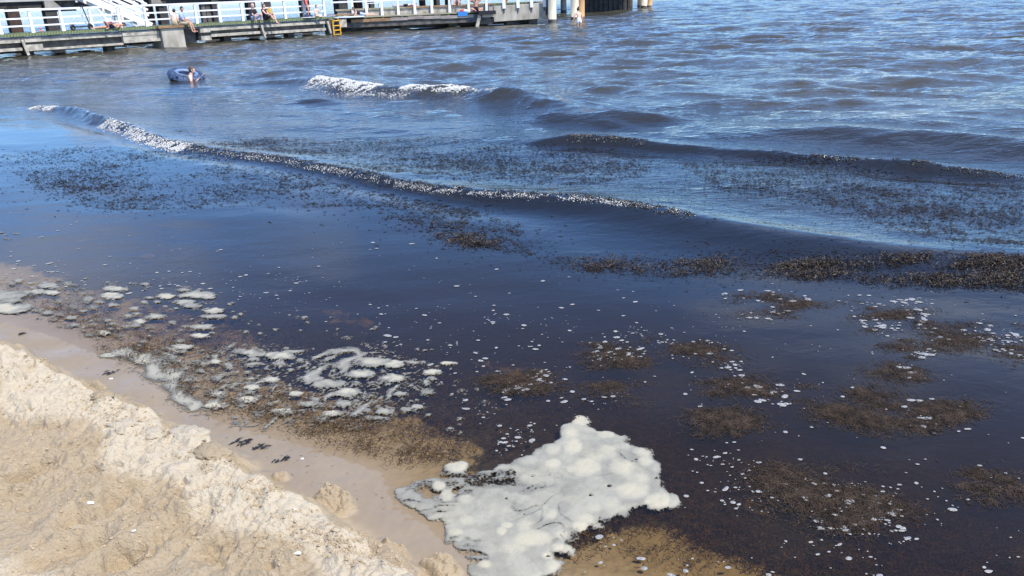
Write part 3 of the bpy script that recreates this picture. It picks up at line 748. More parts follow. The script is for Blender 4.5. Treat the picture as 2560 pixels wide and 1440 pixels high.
# small floating bubbles and flecks of foam
dome_v = [(0, 0, .22)] + [(.72 * math.cos(k * math.pi / 4), .72 * math.sin(k * math.pi / 4), .20) for k in range(8)] + [(math.cos(k * math.pi / 4), math.sin(k * math.pi / 4), -.06) for k in range(8)]
dome_f = [(0, 1 + k, 1 + (k + 1) % 8) for k in range(8)]
for k in range(8):
    k2 = (k + 1) % 8; dome_f += [(1 + k, 9 + k, 9 + k2), (1 + k, 9 + k2, 1 + k2)]
BUB = [  # polygon in the picture of where they lie, count, size in metres
    ([(0, 520), (300, 530), (1000, 600), (1500, 700), (1900, 800), (1700, 1000), (1300, 1000), (900, 860), (500, 740), (0, 700)], 300, .004, .016),
    ([(560, 660), (740, 660), (840, 720), (840, 760), (560, 740)], 60, .005, .016),
    ([(880, 750), (1500, 800), (1560, 1000), (1300, 1100), (1080, 980)], 190, .005, .017),
    ([(1460, 865), (1560, 850), (1625, 880), (1600, 925), (1480, 915)], 70, .007, .02),
    ([(1640, 850), (1840, 850), (1850, 890), (1680, 900)], 45, .006, .02),
    ([(1520, 815), (1690, 820), (1680, 850), (1540, 850)], 40, .006, .018),
    ([(1780, 720), (2060, 720), (1950, 800), (1840, 800)], 80, .006, .02),
    ([(2100, 730), (2330, 740), (2360, 880), (2300, 900), (2210, 850), (2140, 800)], 230, .006, .022),
    ([(2380, 800), (2560, 780), (2560, 900), (2460, 900)], 110, .006, .02),
    ([(1780, 905), (1860, 905), (1870, 975), (1790, 970)], 34, .007, .02),
    ([(1860, 960), (2000, 960), (1990, 1020), (1870, 1010)], 34, .006, .018),
    ([(1230, 925), (1380, 925), (1370, 985), (1250, 985)], 60, .006, .018),
    ([(1240, 1080), (1330, 1070), (1330, 1150), (1230, 1140)], 40, .005, .015),
    ([(1700, 1100), (1900, 1150), (1950, 1300), (1760, 1250)], 70, .004, .013),
    ([(1900, 1190), (2250, 1200), (2260, 1330), (2050, 1340)], 120, .004, .016),
    ([(2200, 910), (2310, 915), (2300, 950), (2220, 945)], 18, .007, .02),
    ([(2250, 1000), (2420, 980), (2420, 1090), (2280, 1080)], 26, .007, .022),
    ([(1440, 1300), (1750, 1400), (2100, 1300), (2560, 1150), (2560, 1440), (1450, 1440)], 80, .003, .013),
    ([(1700, 640), (2560, 700), (2560, 1400), (1700, 1300)], 150, .003, .012),
    ([(0, 640), (500, 680), (560, 760), (0, 720)], 120, .006, .02),
]
pos = []; scl = []
for poly, n, a, b in BUB:
    q = in_poly_px(poly, n * 2, rb); w_ = at_many(q)
    w_ = w_[np.argsort(-(perlin(w_[:, 0] * 4, w_[:, 1] * 4, 170) + .6 * perlin(w_[:, 0] * 11, w_[:, 1] * 9, 171) + rb.normal(0, .25, len(w_))))[:n]]
    r_ = .0022 * (b * .95 / .0022) ** (rb.random(n) ** 1.9)
    pos.append(w_); scl.append(np.stack([r_ * rb.uniform(.9, 1.9, n), r_ * rb.uniform(.8, 1.2, n), r_ * .45], 1))
pos = np.vstack(pos); scl = np.vstack(scl)
pos[:, 2] = surf(pos[:, 0], pos[:, 1]) + .0035
v, f = scatter(dome_v, dome_f, pos, scl, rb.normal(0, .35, len(pos)))
props(mesh_np('foam_bubbles', v, f, M['bubble']), None, None, None, 'stuff')

# ------------------------------------------------------------------ breaking crests: beads of water, spray and torn weed
ICO = ico(1)
def along(C, n, s0, s1, t0, t1, r=rb):
    P = C['P']; t = np.interp(r.uniform(t0, t1, n), C['T'], np.arange(len(P))); i = np.clip(t.astype(int), 0, len(P) - 2); fr_ = t - i
    p = P[i] + (P[i + 1] - P[i]) * fr_[:, None]; d = P[i + 1] - P[i]; d /= np.linalg.norm(d, axis=1)[:, None]
    nn = np.stack([-d[:, 1], d[:, 0]], 1)
    return p + nn * np.clip(r.normal((s0 + s1) / 2, (s1 - s0) / 3.4, n), s0 * 1.3, s1 + .05)[:, None]
def beads(name, C, n, s0, s1, t0, t1, r0, r1, m, lift=.3):
    p = along(C, n, s0, s1, t0, t1)
    p = p + np.stack([np.zeros(n), -perlin(p[:, 0] * .9, p[:, 1] * .9, 80) * .12 * min(1, C['wf'] * 3)], 1)
    z = water_h(p[:, 0], p[:, 1]); r_ = r0 * (r1 / r0) ** rb.random(n)
    return np.column_stack([p, z + r_ * lift]), np.stack([r_ * rb.uniform(.8, 1.5, n), r_ * rb.uniform(.7, 1.2, n), r_ * rb.uniform(.6, 1.1, n)], 1), r_
def emit(name, sets, m):
    P_ = np.vstack([s[0] for s in sets]); S_ = np.vstack([s[1] for s in sets])
    kp = perlin(P_[:, 0] * 2.2, P_[:, 1] * 6, 180) + .8 * perlin(P_[:, 0] * 8, P_[:, 1] * 12, 181) + rb.normal(0, .2, len(P_)) > -.12
    P_, S_ = P_[kp], S_[kp]
    v, f = scatter(ICO[0], ICO[1], P_, S_, rb.uniform(0, 6, len(P_)))
    v += rb.normal(0, .12, v.shape) * np.repeat(S_.mean(1), len(ICO[0]))[:, None]
    return props(mesh_np(name, v, f, m), None, None, None, 'stuff')
emit('crest_beads', [beads('', C1, 6500, -.15, .09, 4.6, 17.6, .003, .0095, 0), beads('', C1, 900, -.14, .05, 16.4, 18.2, .004, .010, 0), beads('', C3, 1100, -.14, .07, 2, 4.5, .005, .013, 0),
                     beads('', C3, 420, -.12, .06, 7.6, 8.6, .005, .012, 0), beads('', C3, 700, -.12, .06, 9.3, 12.4, .005, .012, 0)], M['beadm'])
emit('crest_foam', [beads('', C1, 4600, -.24, .0, 3.4, 5.6, .004, .013, 0, .0), beads('', C1, 900, -.17, -.04, 5.5, 9.5, .003, .007, 0), beads('', C1, 2300, -.15, -.04, 9.3, 16.6, .0025, .0068, 0), beads('', C1, 700, -.22, .03, .9, 1.6, .005, .013, 0),
                    beads('', C1, 200, -.1, .05, 16.5, 18, .003, .006, 0), beads('', C3, 120, -.14, .04, 2, 4.5, .003, .007, 0)], M['spray'])
emit('breaker_foam', [beads('', C2, 6500, -.34, .10, 2.95, 4.5, .006, .024, 0, .1), beads('', C2, 4800, -.24, .10, 5.1, 6.9, .006, .019, 0, .1), beads('', C2, 500, -.2, .05, 6.6, 8, .006, .014, 0), beads('', C2, 1500, -.75, -.3, 3.0, 5.5, .005, .013, 0, -.2)], M['spray'])

# ------------------------------------------------------------------ drifting weed
def flake(k, r):
    """a torn tuft: irregular thin blades in a low heap"""
    v = []; f = []
    for i in range(k):
        a = r.uniform(0, 6.28); L = r.uniform(.5, 1.0); w_ = r.uniform(.12, .3); o = r.uniform(-.35, .35, 2)
        d = np.array([math.cos(a), math.sin(a)]); n = np.array([-d[1], d[0]]); z0 = r.uniform(-.02, .1)
        b = len(v)
        v += [(*(o - d * L * .5), z0), (*(o + n * w_), z0 + r.uniform(0, .14)), (*(o + d * L * .5 + n * r.uniform(-.3, .3)), z0 + r.uniform(-.05, .16)), (*(o - n * w_), z0 + r.uniform(0, .1))]
        f += [(b, b + 1, b + 2), (b, b + 2, b + 3)]
    return np.array(v), np.array(f)
FL = [flake(5, rb) for _ in range(8)]
def weed_set(poly, n, r0, r1, cl=.0, stretch=1.6, lift=.004):
    q = in_poly_px(poly, n * 3, rb); w_ = at_many(q)
    den = fbm(w_[:, 0] * .55, w_[:, 1] * .9, 2, 120) * .55 + .42 * perlin(w_[:, 0] * 1.6, w_[:, 1] * 2.6, 122) + .55 * perlin(w_[:, 0] * 6, w_[:, 1] * 5, 123) + cl + rb.normal(0, .34, len(w_))
    w_ = w_[np.argsort(-den)[:n]]
    w_[:, :2] += np.column_stack([rb.normal(0, .20, n), rb.normal(0, .13, n)]) * np.where(rb.random(n) < .30, 1.6, .12)[:, None]
    r_ = r0 * (r1 / r0) ** (rb.random(n) ** 1.5)
    return w_, np.stack([r_ * stretch * rb.uniform(.7, 1.4, n), r_ * rb.uniform(.6, 1.1, n), r_ * rb.uniform(.4, 1.0, n)], 1), lift
def emit_weed(name, sets, m, rotsd=.5):
    vs, fs = [], []; off = 0
    for w_, s_, lift in sets:
        w_[:, 2] = surf(w_[:, 0], w_[:, 1]) + lift
        kind_ = rb.integers(0, len(FL), len(w_)); ro = rb.normal(0, rotsd, len(w_))
        for k in range(len(FL)):
            mk = kind_ == k
            if not mk.any(): continue
            v, f = scatter(FL[k][0], FL[k][1], w_[mk], s_[mk], ro[mk]); vs.append(v); fs.append(f + off); off += len(v)
    return props(mesh_np(name, np.vstack(vs), np.vstack(fs), m, smooth=False), None, None, None, 'stuff')
BAND_A = [(560, 335), (800, 345), (1100, 345), (1330, 362), (1600, 395), (1640, 430), (1500, 460), (1200, 470), (1000, 450), (760, 395), (560, 372)]
BAND_A2 = [(420, 330), (640, 330), (760, 395), (560, 372)]
BAND_B = [(1690, 400), (1980, 390), (2300, 440), (2560, 460), (2560, 620), (2300, 600), (2050, 520), (1800, 480)]
BAND_C = [(0, 385), (200, 365), (430, 375), (700, 420), (960, 480), (1180, 520), (1290, 560), (1330, 640), (1150, 610), (1020, 560), (900, 515), (560, 520), (280, 525), (130, 500), (60, 440), (0, 430)]
BAND_D = [(1340, 640), (1600, 640), (1800, 620), (2100, 640), (2560, 650), (2560, 730), (2300, 715), (1950, 690), (1640, 690), (1400, 670)]
emit_weed('drifting_weed', [weed_set(BAND_A, 21000, .006, .032, .1), weed_set(BAND_A2, 800, .008, .035), weed_set(BAND_B, 15000, .006, .030, .1),
                            weed_set(BAND_C, 17000, .005, .031, stretch=1.9), weed_set([(120, 455), (180, 438), (260, 442), (290, 462), (240, 488), (170, 498), (130, 480)], 650, .01, .035), weed_set([(215, 405), (300, 385), (440, 372), (400, 398), (290, 418), (240, 420)], 650, .01, .035),
                            weed_set([(170, 480), (230, 462), (290, 470), (260, 492), (200, 502)], 350, .01, .035),
                            weed_set([(980, 540), (1160, 545), (1260, 600), (1250, 620), (1100, 600)], 700, .01, .035), weed_set(BAND_D, 5000, .005, .022, .1),
                            weed_set([(1100, 460), (1800, 430), (2560, 560), (2560, 630), (1900, 590)], 900, .006, .022)], M['weedm'])
# brown wet strands: rafts where weed piles up
def strands(w_, n_per, spread, ln, wd, lift, r, zs=.012):
    N = len(w_) * n_per
    c = np.repeat(w_, n_per, 0) + np.column_stack([r.normal(0, 1, (N, 2)) * np.repeat(spread, n_per, 0), np.zeros(N)])
    a = r.uniform(0, 6.28, N); L = r.uniform(*ln, N); W = r.uniform(*wd, N); cv = r.normal(0, .9, N)
    pts = []
    base = surf(c[:, 0], c[:, 1]) + lift + r.uniform(0, zs, N)
    for k in range(4):
        t_ = k / 3 - .5; aa = a + cv * t_
        x = c[:, 0] + np.cos(aa) * L * t_; y = c[:, 1] + np.sin(aa) * L * t_; z = base + r.uniform(-.3, .5, N) * zs
        w2 = W * (1 - abs(t_) * 1.2)
        pts.append(np.stack([x - np.sin(aa) * w2, y + np.cos(aa) * w2, z], 1)); pts.append(np.stack([x + np.sin(aa) * w2, y - np.cos(aa) * w2, z + r.uniform(-.2, .2, N) * zs], 1))
    V = np.stack(pts, 1).reshape(-1, 3)
    tf = np.array([(0, 1, 3, 2), (2, 3, 5, 4), (4, 5, 7, 6)])
    F_ = (tf[None] + (np.arange(N) * 8)[:, None, None]).reshape(-1, 4)
    return V, F_
def raft(poly, n, label, per=75, spread=.06, lift=.0, m='weedr', zs=.006):
    n = int(n * 1.8); q = in_poly_px(poly, n, rb); w_ = at_many(q)
    w_[:, :2] += rb.normal(0, .05, (n, 2))
    keep = fbm(w_[:, 0] * 3.4 + w_[:, 1] * .8, w_[:, 1] * 5.0, 3, 130) * 1.7 + rb.normal(0, .16, n) > -.10
    w_ = w_[keep]; sp2 = np.repeat((spread * rb.uniform(.35, 1.2, len(w_)))[:, None], 2, 1) * np.array([[1.35, .7]])
    V, F_ = strands(w_, per, sp2, (.012, .05), (.0008, .0021), lift, rb, zs)
    c = V.mean(0); c[2] = 0
    o = mesh_np('seaweed_raft', V - c, F_, M[m], smooth=False, loc=c)
    return props(o, label, 'seaweed raft', 'brown seaweed rafts floating in the shallows')
raft([(1785, 925), (1850, 905), (1870, 960), (1960, 985), (2000, 1010), (1900, 1000), (1800, 975)], 46, 'hook shaped brown seaweed raft edged with white foam scraps')
raft([(2030, 960), (2110, 945), (2180, 985), (2240, 1000), (2230, 1060), (2180, 1078), (2090, 1040), (2040, 1000)], 80, 'largest brown seaweed raft with a few foam scraps at its top end')
raft([(2260, 1030), (2320, 1010), (2390, 985), (2405, 1010), (2380, 1060), (2300, 1085)], 44, 'brown seaweed raft with a yellow green clump and white foam bits')
raft([(1760, 1040), (1830, 1020), (1875, 1045), (1850, 1080), (1800, 1070)], 26, 'small triangular brown seaweed raft below the hook shaped raft')
raft([(1470, 880), (1540, 860), (1620, 880), (1600, 915), (1520, 925)], 34, 'round brown seaweed raft dotted with many white foam discs, left of the dark open water')
raft([(1640, 855), (1760, 860), (1850, 875), (1790, 895), (1690, 890)], 26, 'thin brown seaweed raft trailing beside the round foam dotted raft')
raft([(2130, 750), (2260, 770), (2370, 830), (2330, 900), (2230, 870), (2160, 810)], 90, 'wide brown seaweed raft most thickly strewn with foam discs')
raft([(2390, 810), (2480, 800), (2560, 820), (2560, 890), (2470, 895), (2410, 860)], 50, 'brown seaweed raft touching the right edge of the water view', )
raft([(2220, 925), (2270, 915), (2300, 930), (2260, 950)], 14, 'smallest round brown seaweed raft alone on dark water')
raft([(1850, 730), (1990, 740), (2060, 760), (1960, 800), (1870, 780)], 40, 'faint brown seaweed raft just inside the thick weed line')
raft([(2430, 1180), (2480, 1190), (2555, 1225), (2520, 1235), (2450, 1215)], 22, 'slender brown seaweed raft with one white foam scrap at its tip')
raft([(1900, 1190), (1990, 1180), (2140, 1210), (2230, 1260), (2190, 1320), (2080, 1300), (1960, 1240)], 90, 'loose brown seaweed raft between the foam patch and the slender raft')
raft([(1240, 930), (1370, 930), (1380, 970), (1260, 985)], 30, 'brown seaweed raft covered with foam scraps above the big foam patch')
raft([(1480, 970), (1560, 965), (1670, 990), (1600, 1005), (1500, 990)], 26, 'narrow faint brown seaweed raft above the foam patch tip')
q1 = in_poly_px([(1900, 660), (2100, 650), (2560, 650), (2560, 720), (2350, 712), (2000, 690)], 260, rb)
q2 = in_poly_px([(2230, 655), (2560, 640), (2560, 700), (2330, 700)], 120, rb)
q3 = in_poly_px([(1030, 550), (1150, 560), (1250, 600), (1230, 630), (1120, 610)], 70, rb)
q4 = in_poly_px([(1350, 645), (1640, 640), (1640, 690), (1420, 675)], 60, rb)
q5 = in_poly_px([(1660, 640), (1840, 630), (1850, 680), (1700, 680)], 60, rb)
w_ = at_many(np.vstack([q1, q2, q3, q4, q5])); w_ = w_[fbm(w_[:, 0] * 2.2, w_[:, 1] * 3.5, 2, 133) + rb.normal(0, .2, len(w_)) > -.05]
w_ = w_[rb.random(len(w_)) < .62]
V, F_ = strands(w_, 30, np.tile([[.075, .03]], (len(w_), 1)), (.02, .075), (.0014, .0035), .0, rb, .03)
props(mesh_np('weed_line', V, F_, M['weedb'], smooth=False), None, None, None, 'stuff')
# weed lying on the sea bed in the shallows
q = np.vstack([in_poly_px([(250, 890), (700, 830), (1100, 900), (1300, 1130), (1000, 1190), (760, 1110), (560, 1060)], 520, rb), in_poly_px([(1440, 1300), (1700, 1280), (2100, 1380), (2560, 1200), (2560, 1440), (1440, 1440)], 560, rb),
               in_poly_px([(1100, 1000), (2500, 1000), (2560, 1300), (1700, 1280)], 520, rb), in_poly_px([(0, 720), (600, 760), (600, 880), (250, 870)], 200, rb)])
w_ = at_many(q, -.06)
_t, _d, _ = terrain(w_[:, 0], w_[:, 1], False)
pz = polysdf(w_[:, 0], w_[:, 1], SANDPATCH)
ok = (_d < -.05) & ((pz < .03) | (rb.random(len(w_)) < .10))
w_ = w_[ok]
def bed(x, y): return terrain(x, y, False)[0]
_keep = surf
surf = lambda x, y, fine=False: bed(np.asarray(x), np.asarray(y)) + .012
V, F_ = strands(w_, 22, np.full((len(w_), 2), .04), (.012, .045), (.0008, .002), .0, rb, .02)
surf = _keep
props(mesh_np('seabed_weed', V, F_, M['weedd'], smooth=False), None, None, None, 'stuff')

# ------------------------------------------------------------------ things lying on the beach
cq = np.vstack([in_poly_px([(0, 850), (90, 890), (350, 1000), (560, 1110), (800, 1260), (1060, 1440), (860, 1440), (640, 1290), (400, 1130), (200, 1040), (0, 960)], 8000, rb), in_poly_px([(0, 900), (500, 1120), (1000, 1440), (0, 1440)], 6000, rb)])
cw = at_many(cq, .12); tz_, _, tr_ = terrain(cw[:, 0], cw[:, 1])
cl = fbm(cw[:, 0] * 4, cw[:, 1] * 4, 2, 140) + rb.normal(0, .3, len(cw)) > -.05
cl &= tr_ > -.03
cw = cw[cl]; tz_ = tz_[cl]
r_ = .0017 * (5.0) ** (rb.random(len(cw)) ** 4)
v, f = scatter(ICO[0], ICO[1], np.column_stack([cw[:, :2], tz_ + r_ * .25]), np.stack([r_ * rb.uniform(.8, 1.4, len(r_)), r_ * rb.uniform(.8, 1.4, len(r_)), r_ * rb.uniform(.55, .95, len(r_))], 1), rb.uniform(0, 6, len(r_)))
v += rb.normal(0, .17, v.shape) * np.repeat(r_, len(ICO[0]))[:, None]
props(mesh_np('sand_crumbs', v, f, M['crumb'], smooth=False), None, None, None, 'stuff')
def ground_z(x, y):
    return float(terrain(np.array([x]), np.array([y]))[0][0])
WISPS = [((320, 868), 3, .07, 'long black seaweed wisp at the far end of the wet sand strip'), ((50, 832), 2, .05, 'thin black seaweed wisp on wet sand near the first foam'),
         ((610, 1100), 7, .06, 'black feathery seaweed wisp, larger of the pair lying beside the brown shallows'), ((650, 1112), 5, .05, 'black feathery seaweed wisp, smaller of the pair beside the brown shallows'),
         ((720, 1142), 3, .035, 'small black seaweed scrap on wet sand below the feathery pair'), ((270, 930), 3, .05, 'black seaweed wisp on wet sand above the grey hollow'), ((695, 1150), 2, .03, 'tiny black seaweed scrap next to the sand bank foot')]
for (pp, n, L, lab) in WISPS:
    p = at(*pp, .02); gz = ground_z(p[0], p[1]); mb = MB()
    for k in range(n * 3):
        a = .5 + random.gauss(0, .35); ox, oy = random.gauss(0, L * .45), random.gauss(0, L * .25); l = L * random.uniform(.4, 1.0); w = random.uniform(.002, .005)
        d = Vector((math.cos(a), math.sin(a), 0)); nn = Vector((-d.y, d.x, 0)); o = Vector((ox, oy, 0))
        pts = [o - d * l * .5, o + nn * w + Vector((0, 0, .008)), o + d * l * .5 + Vector((0, 0, .003)), o - nn * w + Vector((0, 0, .006))]
        mb.add(pts, [(0, 1, 2), (0, 2, 3)])
    props(mb.build('seaweed_wisp', M['dark'], loc=(p[0], p[1], gz + .004)), lab, 'seaweed', 'black seaweed wisps stranded on the wet sand')
SH = [((226, 1252), .014, 'white shell chip in the hollow of a footprint'), ((335, 1330), .010, 'white shell chip on smooth damp sand between footprints'), ((733, 1270), .012, 'white shell chip on the dry bank above the damp ledge'),
      ((745, 1390), .014, 'white shell chip at the bottom of the picture on damp sand'), ((278, 947), .012, 'white shell chip on the wet strip beyond the bank'), ((562, 1118), .010, 'white shell chip where the bank meets the wet strip'), ((755, 1146), .009, 'white shell chip on wet sand near black scraps')]
for (pp, r0, lab) in SH:
    p = at(*pp, .1); gz = ground_z(p[0], p[1]); p = at(*pp, gz); gz = ground_z(p[0], p[1])
    v, f = ICO; vv = v * np.array([r0 * 1.3, r0 * .8, r0 * .45]) * (1 + rb.normal(0, .1, (len(v), 1)))
    props(mesh_np('shell_chip', vv, f, M['shellm'], smooth=False, loc=(p[0], p[1], gz + r0 * .3)), lab, 'shell', 'white shell chips on the sand')
dq = in_poly_px([(20, 820), (260, 900), (400, 950), (520, 1070), (760, 1120), (960, 1200), (1000, 1290), (900, 1290), (640, 1130), (380, 1000), (90, 880)], 120, rb)
dw = at_many(dq, .02); dz_, dd_, dr_ = terrain(dw[:, 0], dw[:, 1]); okd = (dd_ > .02) & (dr_ < -.03); dw = dw[okd]; dz_ = dz_[okd]
r_ = .003 * 5.0 ** (rb.random(len(dw)) ** 2.5)
v, f = scatter(FL[2][0], FL[2][1], np.column_stack([dw[:, :2], dz_ + .002]), np.stack([r_ * 1.8, r_ * .45, r_ * .4], 1), rb.normal(.4, .4, len(r_)))
props(mesh_np('beach_debris', v, f, M['dark'], smooth=False), None, None, None, 'stuff')
# clods broken from the bank
CL = [((470, 1090), .10, 'largest sand clod on the bank crest with a dark cleft'), ((530, 1130), .075, 'brown broken sand clod at the seaward end of the largest one'), ((310, 1060), .075, 'rounded sand clod beside a dark hole on the bank'), ((380, 1085), .06, 'sand clod between the rounded clod and the largest clod'),
      ((40, 880), .06, 'crumbly sand clod at the far end of the bank'), ((255, 990), .06, 'slab like damp sand clod on the bank crest edge')]
IC3 = ico(4)
for i, (pp, r0, lab) in enumerate(CL):
    p = at(*pp, .14); gz = ground_z(p[0], p[1]); p = at(*pp, gz + .01); gz = ground_z(p[0], p[1])
    v, f = IC3; wq, wi = worley(v[:, 0] * 2.6 + v[:, 2] * 2 + i, v[:, 1] * 2.6 - v[:, 2] * 1.7 + i, i); d = 1 + (.45 - wq) * .42 + .30 * fbm(v[:, 0] * 1.3 + i * 9, v[:, 1] * 1.3 + v[:, 2] * 1.1, 3, 150 + i) + .10 * fbm(v[:, 0] * 5 + v[:, 2] * 3, v[:, 1] * 5 - v[:, 2] * 4, 3, 160 + i) + .05 * perlin(v[:, 0] * 14 + v[:, 2] * 9, v[:, 1] * 14 - v[:, 2] * 7, 3)
    vv = v * d[:, None] * np.array([r0 * 1.35, r0 * .85, r0 * .42])
    ca, sa = math.cos(2.5), math.sin(2.5); vv = np.stack([vv[:, 0] * ca - vv[:, 1] * sa, vv[:, 0] * sa + vv[:, 1] * ca, vv[:, 2]], 1)
    dryv = np.full(len(v), .25 if 'brown' in lab or 'damp' in lab else .9)
    o = mesh_np('sand_clod', vv, f, M['sand'], loc=(p[0], p[1], gz), attrs={'dry': dryv, 'wet': np.zeros(len(v)), 'weed': np.zeros(len(v))})
    props(o, lab, 'sand clod', 'clods of sand along the bank')

# ------------------------------------------------------------------ low concrete walkway (nearer the beach) and its white railing
wk = thing('walkway', 'low concrete walkway with mossy plank edge standing in the water at the left', 'walkway', PW(0), PA)
# local axes: x along the walkway, y away from the beach, z up
DECK = 1.08
src = MB().box(-.066, .066, 0, 2.2, -.14, 0).build('deck_plank', M['algae'], wk, loc=(-3.0, 0, DECK))
for i in range(1, 194):
    u = -3 + i * .14
    if u > 24.15: break
    inst(src, 'deck_plank', wk, (u, random.uniform(-.02, .015), DECK + random.uniform(-.006, .004)))
MB().box(-3, 24.1, .05, .13, .82, .925).build('edge_channel', M['steel'], wk)
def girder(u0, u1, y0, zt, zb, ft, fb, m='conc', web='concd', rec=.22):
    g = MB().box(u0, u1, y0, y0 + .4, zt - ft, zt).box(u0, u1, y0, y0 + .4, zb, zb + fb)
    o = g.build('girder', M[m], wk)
    MB().box(u0 + .003, u1 - .003, y0 + rec, y0 + .38, zb + fb - .01, zt - ft + .01).build('web', M['concp'] if web == 'concp' else M['concd'], o)  # web darker than its flanges by default: the top flange's shade put into colour
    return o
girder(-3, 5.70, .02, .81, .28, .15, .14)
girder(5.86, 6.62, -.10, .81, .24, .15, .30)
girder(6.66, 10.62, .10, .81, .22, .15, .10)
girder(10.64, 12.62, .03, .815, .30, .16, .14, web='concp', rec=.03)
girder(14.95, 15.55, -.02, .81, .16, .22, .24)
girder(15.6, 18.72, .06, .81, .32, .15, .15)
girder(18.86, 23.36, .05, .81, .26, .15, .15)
for u in (5.70, 18.73, 23.40):
    MB().bar((u + .05, -.06, .80), (u + .18, -.10, .05), .12, .12).build('rib', M['conc'], wk)
MB().box(12.66, 13.92, -.18, 1.2, -.6, .93).build('concrete_block', M['concp'], wk, bevel=.02)
MB().box(12.5, 14.0, -.28, .01, .95, 1.075).build('block_cap', M['brown'], wk)
MB().box(13.95, 14.9, .55, 1.6, -.6, .92).build('pier_wall', M['concd'], wk)
MB().box(23.55, 23.98, -.08, .5, -.8, .98).build('end_post', M['concd'], wk)
MB().box(24.45, 24.95, .0, .35, .38, .84).build('end_pad', M['conc'], wk)
for u in (-1.5, 2.2, 6.2, 10.2, 17.0, 21.3):
    MB().box(u - .22, u + .22, .9, 1.5, -1.2, .4).build('support', M['concd'], wk)
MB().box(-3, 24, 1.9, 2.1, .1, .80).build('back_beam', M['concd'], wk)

rl = thing('white_railing', 'long white wooden railing with three rails along the low walkway', 'railing', PW(0), PA)
RY, STEP, U0 = .48, 1.43, 5.06 - 4 * 1.43
post_mb = MB()
post_mb.hexa([(-.085, -.07, 0), (.085, -.07, 0), (.085, .07, 0), (-.085, .07, 0)], [(-.05, -.055, 1.04), (.05, -.055, 1.04), (.05, .055, 1.04), (-.05, .055, 1.04)])
psrc = None; rsrc = None
for k in range(0, 18):
    u = U0 + k * STEP
    if psrc is None: psrc = post_mb.build('post', M['white'], rl, loc=(u, RY, DECK))
    else: inst(psrc, 'post', rl, (u, RY, DECK))
    if k < 17:
        for z in (.34, .69):
            if rsrc is None: rsrc = MB().box(.075, STEP - .075, -.03, .03, -.038, .038).build('rail', M['white'], rl, loc=(u, RY, DECK + z))
            else: inst(rsrc, 'rail', rl, (u, RY, DECK + z))
MB().box(U0 - .1, U0 + 17 * STEP + .1, RY - .085, RY + .085, DECK + 1.04, DECK + 1.135).build('top_rail', M['white'], rl)

# ladder
lu, _ = onp(836, 60)
ld = thing('ladder', 'yellow metal bathing ladder hung on the end of the low walkway', 'ladder', PW(lu, .22), PA)
for s in (-.26, .26):
    pts = [(s, 0, .86 - .115 * k) for k in range(10)]
    rad = [.052 if k % 2 else .034 for k in range(10)]
    MB().tube(pts, rad, 8).build('side_rail', M['yellow'], ld, smooth=True)
    MB().tube([(s, 0, .84), (s, .12, .90), (s, .26, .90)], .03, 8).build('bracket', M['yellow'], ld, smooth=True)
for z in (.80, .50, .22, -.05):
    MB().tube([(-.26, 0, z), (.26, 0, z)], .038, 8).build('rung', M['yellow'], ld, smooth=True)

# ------------------------------------------------------------------ lower boat deck to the right of the ladder
bd = thing('boat_deck', 'stepped wooden boat deck with brown bench above dark beams, right of the yellow ladder', 'deck', QW(0), QA)
for k in range(5):
    m = ('plank', 'plank', 'plank', 'grey_wood', 'plank')[k]
    MB().box(.15, 9.1 if k == 0 else 10.9, .02 + k * .155, .155 + k * .155, .87, .95).build('deck_board', M[m], bd)
x = .9
for L, m, dz in ((1.3, 'brown', 0), (1.35, 'brown', .01), (1.2, 'grey_wood', .02), (1.05, 'grey_wood', .05), (1.25, 'grey_wood', .03), (1.2, 'grey_wood', 0), (1.1, 'grey_wood', .0)):
    MB().box(x + .01, x + L - .01, -.03, .04, .58 + dz, .78 + dz).build('fascia_board', M[m], bd); x += L
for u in (.6, 1.9, 3.1, 4.4, 5.6, 6.7, 7.6, 8.9): MB().box(u - .05, u + .05, .06, .7, .79, .868).build('joist', M['plank'], bd)
MB().box(.3, 10.6, .06, .9, .26, .57).build('cross_beam', M['concd'], bd)
MB().box(-.2, 14.3, 1.6, 1.8, .0, .85).build('back_beam', M['concd'], bd)
for u in (1.2, 4.6, 8.0, 10.2): MB().box(u - .3, u + .3, .8, 1.3, -1.2, .3).build('support', M['concd'], bd)
MB().box(.1, 14.0, .82, 1.0, .87, 1.34).build('back_wall', M['conc'], bd)
x = .0
for k, (L, m) in enumerate(((1.2, 'plank'), (1.2, 'plank'), (1.2, 'plank'), (1.2, 'plank'), (1.3, 'brown'), (1.2, 'brown'), (1.25, 'brown'), (1.2, 'brown'), (1.2, 'brown'), (1.25, 'algae'), (1.2, 'algae'), (1.2, 'brown'), (1.2, 'brown'))):
    MB().box(x + .008, x + L - .008, .74, 1.9, 1.345, 1.44).build('bench_board', M[m], bd); x += L
    if x > 14: break
MB().box(-.75, 1.3, .25, .6, 1.06, 1.15).build('step_board', M['brown'], bd)
for u in (-.7, .35): MB().box(u, u + .1, .28, .55, .85, 1.06).build('step_leg', M['brown'], bd)
pn = thing('concrete_panel', 'big weathered concrete panel at the right end of the boat deck', 'panel', QW(10.85), QA)
b = [(-.05, -.06, .22), (3.72, -.06, .30), (3.72, .5, .30), (-.05, .5, .22)]
MB().hexa(b, [(-.05, -.06, 1.27), (3.72, -.06, 1.33), (3.72, .5, 1.33), (-.05, .5, 1.27)]).build('panel', M['concp'], pn, bevel=.015)
MB().box(-.35, -.06, .02, .4, .95, 1.22).build('side_stub', M['concp'], pn)
for u in (1.25, 2.95): MB().box(u - .3, u + .3, .5, 1.2, -1.2, .35).build('support', M['concd'], pn)
br = thing('broken_beam', 'pale broken concrete beam end hanging low between boat deck and concrete panel', 'beam', QW(9.4), QA)
MB().box(.55, 1.4, -.05, .3, .55, .78).build('beam_top', M['concp'], br)
